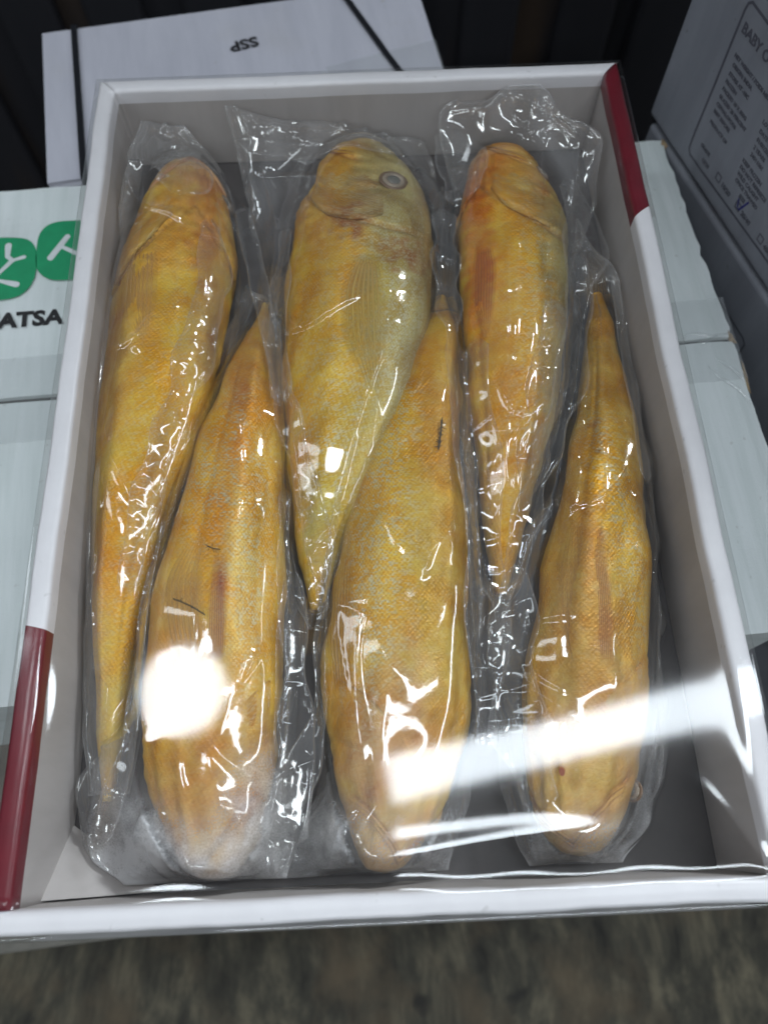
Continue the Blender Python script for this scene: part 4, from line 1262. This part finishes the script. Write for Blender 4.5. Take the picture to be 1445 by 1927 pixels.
def make_bag(k):
    poly = np.array(BAGS[k], float)
    y0, y1 = poly[:, 1].min(), poly[:, 1].max()
    nr = int((y1 - y0) / 1.15); nc = 84
    ys = np.linspace(y0 + 0.4, y1 - 0.4, nr)
    XL, XR, ZL, ZR = [], [], [], []
    n = len(poly)
    for y in ys:
        hits = []
        for i in range(n):
            a, b = poly[i], poly[(i + 1) % n]
            if (a[1] <= y < b[1]) or (b[1] <= y < a[1]):
                t = (y - a[1]) / (b[1] - a[1])
                hits.append((a[0] + t * (b[0] - a[0]), a[2] + t * (b[2] - a[2])))
        hits.sort()
        XL.append(hits[0][0]); ZL.append(hits[0][1]); XR.append(hits[-1][0]); ZR.append(hits[-1][1])
    R = np.random.RandomState(100 + k)

    def sm(a, s=3):
        a = np.array(a); ker = np.exp(-0.5 * (np.arange(-9, 10) / s) ** 2); ker /= ker.sum()
        return np.convolve(np.pad(a, 9, 'edge'), ker, 'valid')
    XL, XR, ZL, ZR = sm(XL), sm(XR), sm(ZL), sm(ZR)
    fw = Fourier(k + 60, 22)
    XL = np.maximum(XL + 0.9 * fw(ys, 0), -128.6); XR = np.minimum(XR + 0.9 * fw(ys, 50), 128.6)
    o_ = np.argsort(PROF[k][1]); fy_, fc_, fw_ = PROF[k][1][o_], PROF[k][2][o_], PROF[k][3][o_]
    inb = (ys > fy_[0] - 2) & (ys < fy_[-1] + 2)
    XL = np.where(inb, np.minimum(XL, np.interp(ys, fy_, fc_ - fw_) - 6.0), XL)
    XR = np.where(inb, np.maximum(XR, np.interp(ys, fy_, fc_ + fw_) + 6.0), XR)
    XL, XR = np.maximum(sm(XL), -129.3), np.minimum(sm(XR), 129.3)
    u = np.linspace(0, 1, nc)
    X = XL[:, None] + (XR - XL)[:, None] * u[None, :]
    Y = np.repeat(ys[:, None], nc, 1)
    zb = np.maximum(ZL[:, None] * (1 - u) + ZR[:, None] * u, FL * 1000 + 1.5)
    zb = zb + (3.5 + 3.5 * Fourier(k + 80, 50)(X, Y)).clip(0, 9)
    obst = top_height(k, X, Y, 2.6)
    Z = np.maximum(zb, obst)
    zend0, zend1 = zb[0].copy(), zb[-1].copy()
    dx = (XR - XL)[:, None] / (nc - 1)
    dy = abs(ys[1] - ys[0])
    wx = 1 / dx ** 2; wy = 1 / dy ** 2
    wx = wx[1:-1]
    sag = 0.0025
    for it in range(500):
        Z[:, 0] = np.maximum(zb[:, 0], 0); Z[:, -1] = zb[:, -1]
        Z[0] = zend0; Z[-1] = zend1
        avg = (wx * (Z[1:-1, :-2] + Z[1:-1, 2:]) + wy * (Z[:-2, 1:-1] + Z[2:, 1:-1])) / (2 * wx + 2 * wy)
        Z[1:-1, 1:-1] = np.maximum(avg - sag, obst[1:-1, 1:-1])
    clear = np.clip(Z - obst, 0, 12) / 12
    clear = np.where(obst < 0, 1.0, clear)
    # round the contact creases a little
    for _ in range(3):
        Z[1:-1, 1:-1] = Z[1:-1, 1:-1] * .4 + 0.15 * (Z[1:-1, :-2] + Z[1:-1, 2:] + Z[:-2, 1:-1] + Z[2:, 1:-1])
    edge = np.minimum(np.minimum(u, 1 - u)[None, :] * (XR - XL)[:, None], np.minimum(Y - ys[0], ys[-1] - Y))
    ef = sstep(0, 4, edge)
    # wrinkles: soft swells, arcs with one crisp edge, long folds, and crumples at the gathered ends
    g1 = Fourier(k * 7 + 4, 60); g2 = Fourier(k * 7 + 5, 34)
    free = 0.65 + 1.1 * clear
    wr = 0.38 * (g2(X, Y) + 1.4) * (0.7 + clear)
    for q in range(17):
        ax = R.uniform(XL.min(), XR.max()); ay = R.uniform(y0, y1)
        rad = R.uniform(14, 75); a0 = R.uniform(0, 2 * np.pi); span = R.uniform(0.35, 1.3)
        el = R.uniform(0.45, 1.0); rt = R.choice([0.0, 0.3, -0.3]) + np.pi / 2 * (R.rand() < .65)
        dx_ = (X - ax) * np.cos(rt) + (Y - ay) * np.sin(rt); dy_ = (-(X - ax) * np.sin(rt) + (Y - ay) * np.cos(rt)) / el
        rr_ = np.hypot(dx_, dy_) + 1.6 * g2(X, Y)
        an = np.abs((np.arctan2(dy_, dx_) - a0 + np.pi) % (2 * np.pi) - np.pi)
        d_ = rr_ - rad
        win = 1 - sstep(span * .55, span, an)
        soft = R.uniform(3.0, 9.0)
        prof_ = np.where(d_ > 0, np.exp(-d_ / R.uniform(0.8, 2.2)), np.exp(d_ / soft))
        wr += R.uniform(0.9, 2.9) * free * prof_ * win
    for q in range(9):
        uu = R.uniform(0.04, 0.96); am = R.uniform(0.8, 2.4); ph = R.uniform(0, 6); fr_ = R.uniform(1.0, 2.6)
        line = uu + 0.06 * np.sin(Y / 45 + ph) + 0.015 * np.sin(Y / 13 + ph)
        dd = (u[None, :] - line) * (XR - XL)[:, None]
        win = sstep(-0.2, 0.8, np.sin((Y - y0) / (y1 - y0) * np.pi * fr_ + ph))
        prof_ = np.where(dd > 0, np.exp(-dd / 0.9), np.exp(dd / R.uniform(1.5, 5)))
        wr += am * free * prof_ * win
    # crumples where the bag is gathered
    gy = {1: (205, 60), 2: (115, 45), 3: (215, 40), 4: (175, 60), 5: (200, 55), 6: (125, 60)}[k]
    cz = np.exp(-((Y - gy[0]) / gy[1]) ** 2) + 0.7 * np.exp(-((Y - y0) / 22) ** 2) + 0.12
    wc = Fourier(k * 7 + 3, 62, aniso=1.9); wd = Fourier(k * 7 + 6, 34)
    wr += cz * clear * (4.2 * ridged(wc(X + 3 * g2(X, Y), Y), 0.42) + 0.5 * ridged(wd(X, Y), 0.5))
    wr += 0.9 * np.exp(-((edge - 1.5) / 0.8) ** 2) + 0.8 * np.exp(-((edge - 5.5 - 1.5 * g2(X, Y)) / 0.7) ** 2) * sstep(-0.9, 0.6, g1(X, Y))
    ceil_ = 69.3
    Z = Z + wr * ef
    Z = np.where(Z > ceil_ - 1.2, ceil_ - 1.2 + 1.2 * np.tanh((Z - ceil_ + 1.2) / 1.2), Z)
    Z = np.maximum(Z, obst - 0.1)
    haze = 0.20 * np.exp(-edge / 0.8) + 0.16 * clear * (0.45 + 0.55 * sstep(-0.8, 0.9, Fourier(k * 7 + 13, 30, aniso=2.0)(X, Y))) + 0.05 * np.clip(wr / 3.0, 0, 1)
    hz2 = sstep(0.2, 1.3, Fourier(k * 7 + 11, 40, aniso=1.8)(X, Y))
    haze = haze + 0.02 * hz2
    fro = np.zeros(X.shape)
    for fx, fy, rx, ry, a in FROST[k]:
        fro += a * np.exp(-(((X - fx) / rx) ** 2 + ((Y - fy) / ry) ** 2) ** 1.4)
    top = np.stack([X, Y, Z], -1).reshape(-1, 3)
    zbt = np.minimum(np.minimum(zb * 0 + FL * 1000 + 0.5, Z - 0.3), Z)
    # the under sheet rises to meet the rim
    rise = 1 - sstep(0, 9, edge)
    zbt = zbt * (1 - rise) + (Z - 0.25) * rise
    bot = np.stack([X, Y, zbt], -1)
    V = np.concatenate([top, bot.reshape(-1, 3)]) * MM
    nn = nr * nc
    F = grid_faces(nr, nc)
    F += [tuple(q + nn for q in fc[::-1]) for fc in grid_faces(nr, nc)]
    ring = list(range(nc)) + [i * nc + nc - 1 for i in range(1, nr)] + [(nr - 1) * nc + j for j in range(nc - 2, -1, -1)] + [i * nc for i in range(nr - 2, 0, -1)]
    for a, b_ in zip(ring, ring[1:] + ring[:1]):
        F.append((a, a + nn, b_ + nn, b_))
    o = mesh_obj('plastic_bag', V, F, M_bag, attrs={'haze': np.concatenate([haze.ravel(), haze.ravel() * 0]), 'frost': np.concatenate([fro.ravel(), fro.ravel() * 0])})
    tag(o, BAG_LABELS[k], 'plastic bag', 'clear bags round the fish')
    return o


FOLDS = [
 (1, [(-109.7, 181.7, 5.8), (-99.7, 160.1, 16.0), (-93.3, 144.8, 19.9), (-98.0, 133.6, 12.8)]),
 (1, [(-66.6, 138.0, 3.3), (-57.2, 92.3, 4.2), (-48.6, 47.3, 4.1), (-43.2, 11.9, 2.4)]),
 (3, [(-50.7, 66.0, 3.6), (-44.5, 23.4, 5.4), (-34.6, -18.5, 7.1), (-27.3, -51.9, 5.9), (-24.8, -91.8, 3.0)]),
 (5, [(41.9, 128.9, 6.0), (39.4, 81.0, 6.3), (40.5, 34.1, 5.0), (40.8, -22.0, 5.2), (40.7, -71.8, 3.1), (39.2, -105.6, 1.7)]),
 (6, [(109.8, 97.6, 3.7), (103.8, 58.6, 6.7), (93.5, 16.9, 7.4), (76.1, -23.6, 6.6), (63.0, -56.0, 5.0), (51.7, -88.5, 3.5), (43.5, -116.5, 2.1)]),
 (6, [(126.0, 83.2, 2.4), (124.0, 39.1, 3.3), (122.0, -1.4, 3.4), (119.6, -38.6, 2.3)]),
 (2, [(-41.6, -31.2, 1.9), (-41.7, -68.1, 2.7), (-41.8, -112.8, 2.5), (-42.6, -149.1, 2.0)]),
 (2, [(-94.2, -44.0, 1.8), (-100.3, -77.1, 2.2), (-100.6, -110.2, 2.5), (-102.8, -140.7, 4.5), (-108.1, -159.6, 6.0), (-111.2, -177.7, 2.3)]),
 (4, [(-16.0, -32.4, 1.4), (-23.0, -69.0, 1.8), (-26.9, -102.7, 2.1), (-26.3, -130.1, 2.9), (-34.6, -153.3, 6.0), (-40.4, -171.7, 5.9), (-45.1, -189.3, 3.8)]),
 (5, [(46.2, 188.0, 5.8), (50.9, 173.6, 11.5), (54.8, 150.2, 12.7), (50.2, 130.2, 8.3)]),
 (5, [(109.9, 147.5, 5.6), (114.1, 118.2, 10.9), (112.0, 94.1, 9.6), (104.8, 71.3, 5.2)]),
 (1, [(-80, 118, 4.0), (-76, 84, 7.0), (-82, 44, 7.5), (-92, 2, 6.5), (-103, -40, 5.0), (-109, -78, 3.0)]),
 (3, [(-42, 120, 4.0), (-44, 84, 7.0), (-46, 46, 6.0), (-42, 10, 4.0)]),
 (4, [(50, 40, 5.0), (48, -10, 8.0), (46, -60, 9.0), (43, -110, 8.0), (38, -150, 5.0)]),
 (6, [(60, -70, 4.0), (53, -105, 9.0), (52, -140, 10.0), (58, -172, 6.0)]),
 (2, [(-38, -70, 3.0), (-37, -110, 7.0), (-36, -148, 9.0), (-42, -180, 8.0)]),
 (5, [(92, 60, 4.0), (84, 26, 8.0), (75, -10, 7.0), (64, -48, 4.0)]),
 (3, [(-72.3, 183.8, 2.9), (-46.2, 176.5, 9.8), (-11.9, 168.2, 8.6), (22.0, 159.6, 3.4)]),
]


def bag_fold(idx, k, path, parent):
    """a loose pleat of the bag: an arched strip with rolled edges lying on the bag"""
    P = np.array(path, float)
    R = np.random.RandomState(500 + idx)
    seg = np.r_[0, np.cumsum(np.hypot(np.diff(P[:, 0]), np.diff(P[:, 1])))]
    nr = int(seg[-1] / 1.0) + 8; nc = 22
    t = np.linspace(0, seg[-1], nr)

    def sm(a, n=13):
        ker = np.hanning(n); ker /= ker.sum()
        return np.convolve(np.pad(a, n // 2, 'reflect', reflect_type='odd'), ker, 'valid')
    px, py, pw = [sm(np.interp(t, seg, P[:, c])) for c in range(3)]
    f = Fourier(520 + idx, 40); f2 = Fourier(540 + idx, 15)
    pw = pw * (1 + 0.18 * f(t, 0)); pw[:6] *= np.linspace(.3, 1, 6); pw[-6:] *= np.linspace(1, .3, 6)
    tx, ty = np.gradient(px), np.gradient(py); L = np.hypot(tx, ty); nx, ny = -ty / L, tx / L
    u = np.linspace(-1, 1, nc)
    X = px[:, None] + nx[:, None] * pw[:, None] * u; Y = py[:, None] + ny[:, None] * pw[:, None] * u
    X = np.clip(X, -129.0, 129.0)
    Z = np.max([top_height(j, X, Y, 2.3) for j in FISH], axis=0)
    Z = np.maximum(Z, 44.0)
    for _ in range(40):
        Z[1:-1, 1:-1] = np.maximum(Z[1:-1, 1:-1], 0.25 * (Z[1:-1, :-2] + Z[1:-1, 2:] + Z[:-2, 1:-1] + Z[2:, 1:-1]))
        Z[1:-1] = np.maximum(Z[1:-1], 0.5 * (Z[:-2] + Z[2:]))
    arch = (1 - u ** 2) * np.minimum(pw, 8)[:, None] * 0.16
    bead = 0.7 * np.exp(-((np.abs(u) - 0.86) / 0.10) ** 2)
    wav = 0.5 * f(X, Y) + 0.22 * f2(X, Y) + 0.7 * ridged(f(X * .7 + 40, Y * 1.6), 0.3)
    Z = Z + 1.0 + arch + bead + wav
    Z = np.minimum(Z, 69.4 + 0.15 * np.tanh(wav))
    V = np.stack([X, Y, Z], -1).reshape(-1, 3) * MM
    hz = (0.055 + 0.16 * np.exp(-(1 - np.abs(u)) * pw[:, None] / 0.5) + 0.03 * np.clip(wav, 0, 1)) * sstep(0, 5, t)[:, None] * sstep(0, 5, seg[-1] - t)[:, None]
    return mesh_obj('bag_fold', V, grid_faces(nr, nc), M_bag, parent, attrs={'haze': hz.ravel(), 'frost': np.zeros(len(V))})


bags = {k: make_bag(k) for k in BAGS}
for i_, (k_, path_) in enumerate(FOLDS):
    bag_fold(i_, k_, path_, bags[k_])

# ------------------------------------------------------------------ stretched film over the box
def film_height(x, y):
    """x, y in mm, height in mm above the rim plane"""
    d = np.minimum(131.2 - np.abs(x), np.minimum(195 - y, y + 195.6))
    dd = np.clip(d, 0, None)
    e = np.exp(-dd / 2.6)
    z = -1.1 * (1 - e) + 0.30 * Fourier(902, 60)(x, y) * e * (1 - e) * 2
    z += 0.022 * Fourier(901, 80)(x, y) * sstep(0, 14, dd)
    # dent that cuts into the mirrored round lamp
    z += 0.30 * np.exp(-(((x + 89) / 6.5) ** 2 + ((y + 142) / 6.0) ** 2))
    # fold running down to the right front corner
    t = (y + 155) / -36.0
    fx = 108 + 21 * t - 4 * t * (1 - t)
    z += 0.52 * np.exp(-((x - fx) / 3.6) ** 2) * sstep(0.12, 0.6, t)
    # long swell near the front edge
    fy = -183 + 3.0 * np.sin((x - 20) / 28)
    z += 0.46 * np.exp(-((y - fy) / 5.6) ** 2) * np.exp(-((x - 28) / 55) ** 4)
    return z


def make_film():
    step = 1.3
    xs = np.arange(-141.2, 141.21, step); ys = np.arange(-204.7, 204.71, step)
    X, Y = np.meshgrid(xs, ys)
    Z = H * 1000 + 1.1 + film_height(X, Y)
    nr, nc = X.shape
    V = [np.stack([X, Y, Z], -1).reshape(-1, 3)]
    # skirt folded down the outside of the box
    ring = [(0, j) for j in range(nc)] + [(i, nc - 1) for i in range(1, nr)] + [(nr - 1, j) for j in range(nc - 2, -1, -1)] + [(i, 0) for i in range(nr - 2, 0, -1)]
    F = grid_faces(nr, nc)
    prev = [i * nc + j for i, j in ring]
    cnt = nr * nc
    for lev, (dz, dxy) in enumerate([(-0.5, 0.45), (-1.6, 0.75), (-6, 0.9), (-16, 1.0), (-30, 1.2)]):
        pts = []
        for i, j in ring:
            x, y = X[i, j], Y[i, j]
            ox = (1 if x > 141.1 else -1 if x < -141.1 else 0); oy = (1 if y > 204.6 else -1 if y < -204.6 else 0)
            if x >= xs[-1] - 1e-6: ox = 1
            if y >= ys[-1] - 1e-6: oy = 1
            pts.append((x + ox * dxy, y + oy * dxy, H * 1000 + 1.1 + dz + film_height(x, y) * 0))
        V.append(np.array(pts))
        cur = list(range(cnt, cnt + len(ring)))
        cnt += len(ring)
        for a in range(len(ring)):
            b = (a + 1) % len(ring)
            F.append((prev[a], cur[a], cur[b], prev[b]))
        prev = cur
    V = np.concatenate(V) * MM
    o = mesh_obj('plastic_film', V, F, M_film, attrs={'haze': np.zeros(len(V))})
    tag(o, 'clear film stretched over the open fish box, mirroring a bright ceiling tube', 'plastic film')
    return o


make_film()

# ------------------------------------------------------------------ small debris
def feather(name, pts, label, z, w=0.35, seed=1, barbs=10):
    r = random.Random(seed)
    V, F = [], []

    def seg(a, b, wa, wb):
        d = Vector((b[0] - a[0], b[1] - a[1])); L = max(d.length, 1e-6); nx, ny = -d.y / L, d.x / L
        base = len(V)
        for (q, ww) in ((a, wa), (b, wb)):
            V.extend([((q[0] + nx * ww) * MM, (q[1] + ny * ww) * MM, z * MM), ((q[0] - nx * ww) * MM, (q[1] - ny * ww) * MM, z * MM), (q[0] * MM, q[1] * MM, (z + 0.3) * MM)])
        F.extend([(base, base + 3, base + 5, base + 2), (base + 2, base + 5, base + 4, base + 1), (base, base + 1, base + 4, base + 3)])
    for a, b in zip(pts, pts[1:]):
        seg(a, b, w, w * .7)
    for _ in range(barbs):
        i = r.randrange(len(pts) - 1); t = r.random()
        a = (pts[i][0] * (1 - t) + pts[i + 1][0] * t, pts[i][1] * (1 - t) + pts[i + 1][1] * t)
        ang = r.uniform(0, 6.28); L = r.uniform(1.0, 2.6)
        seg(a, (a[0] + L * math.cos(ang), a[1] + L * math.sin(ang)), w * .5, w * .15)
    return tag(mesh_obj(name, V, F, M_debris, smooth=False), label, 'debris')


def ztop(x, y):
    return max(float(top_height(k, np.array(float(x)), np.array(float(y)))) for k in FISH)


feather('dry_twig', [(-85.5, -84.1), (-81, -86), (-78, -87.5), (-72.1, -91.4)], 'thin dark twig lying on the second fish from the left, above the bright blob', ztop(-78, -88) + 1.6, seed=2, barbs=8)
feather('dry_twig', [(-72.5, -61.5), (-70, -62.8), (-67, -63.2)], 'short greenish sliver near the upper end of the pale fin on the second fish', ztop(-70, -62) + 1.6, 0.3, seed=4, barbs=5)
feather('scale_scrap', [(30.8, -4.0), (30.0, -9), (29.2, -14), (28.2, -19)], 'dark ragged scrap on the upper right side of the front middle fish', ztop(29, -10) + 1.4, 0.5, seed=5, barbs=22)
V, F = prism([(62.0 + 1.1 * math.cos(a), -158.6 + 1.7 * math.sin(a)) for a in np.linspace(0, 2 * math.pi, 16, endpoint=False)], 0, 0.4)
V = [(x * MM, y * MM, z * MM + 0.0716) for x, y, z in V]
tag(mesh_obj('brown_fleck', V, F, M_oval, smooth=False), 'tiny brown oval fleck on the film just under the bright tube glare', 'debris')
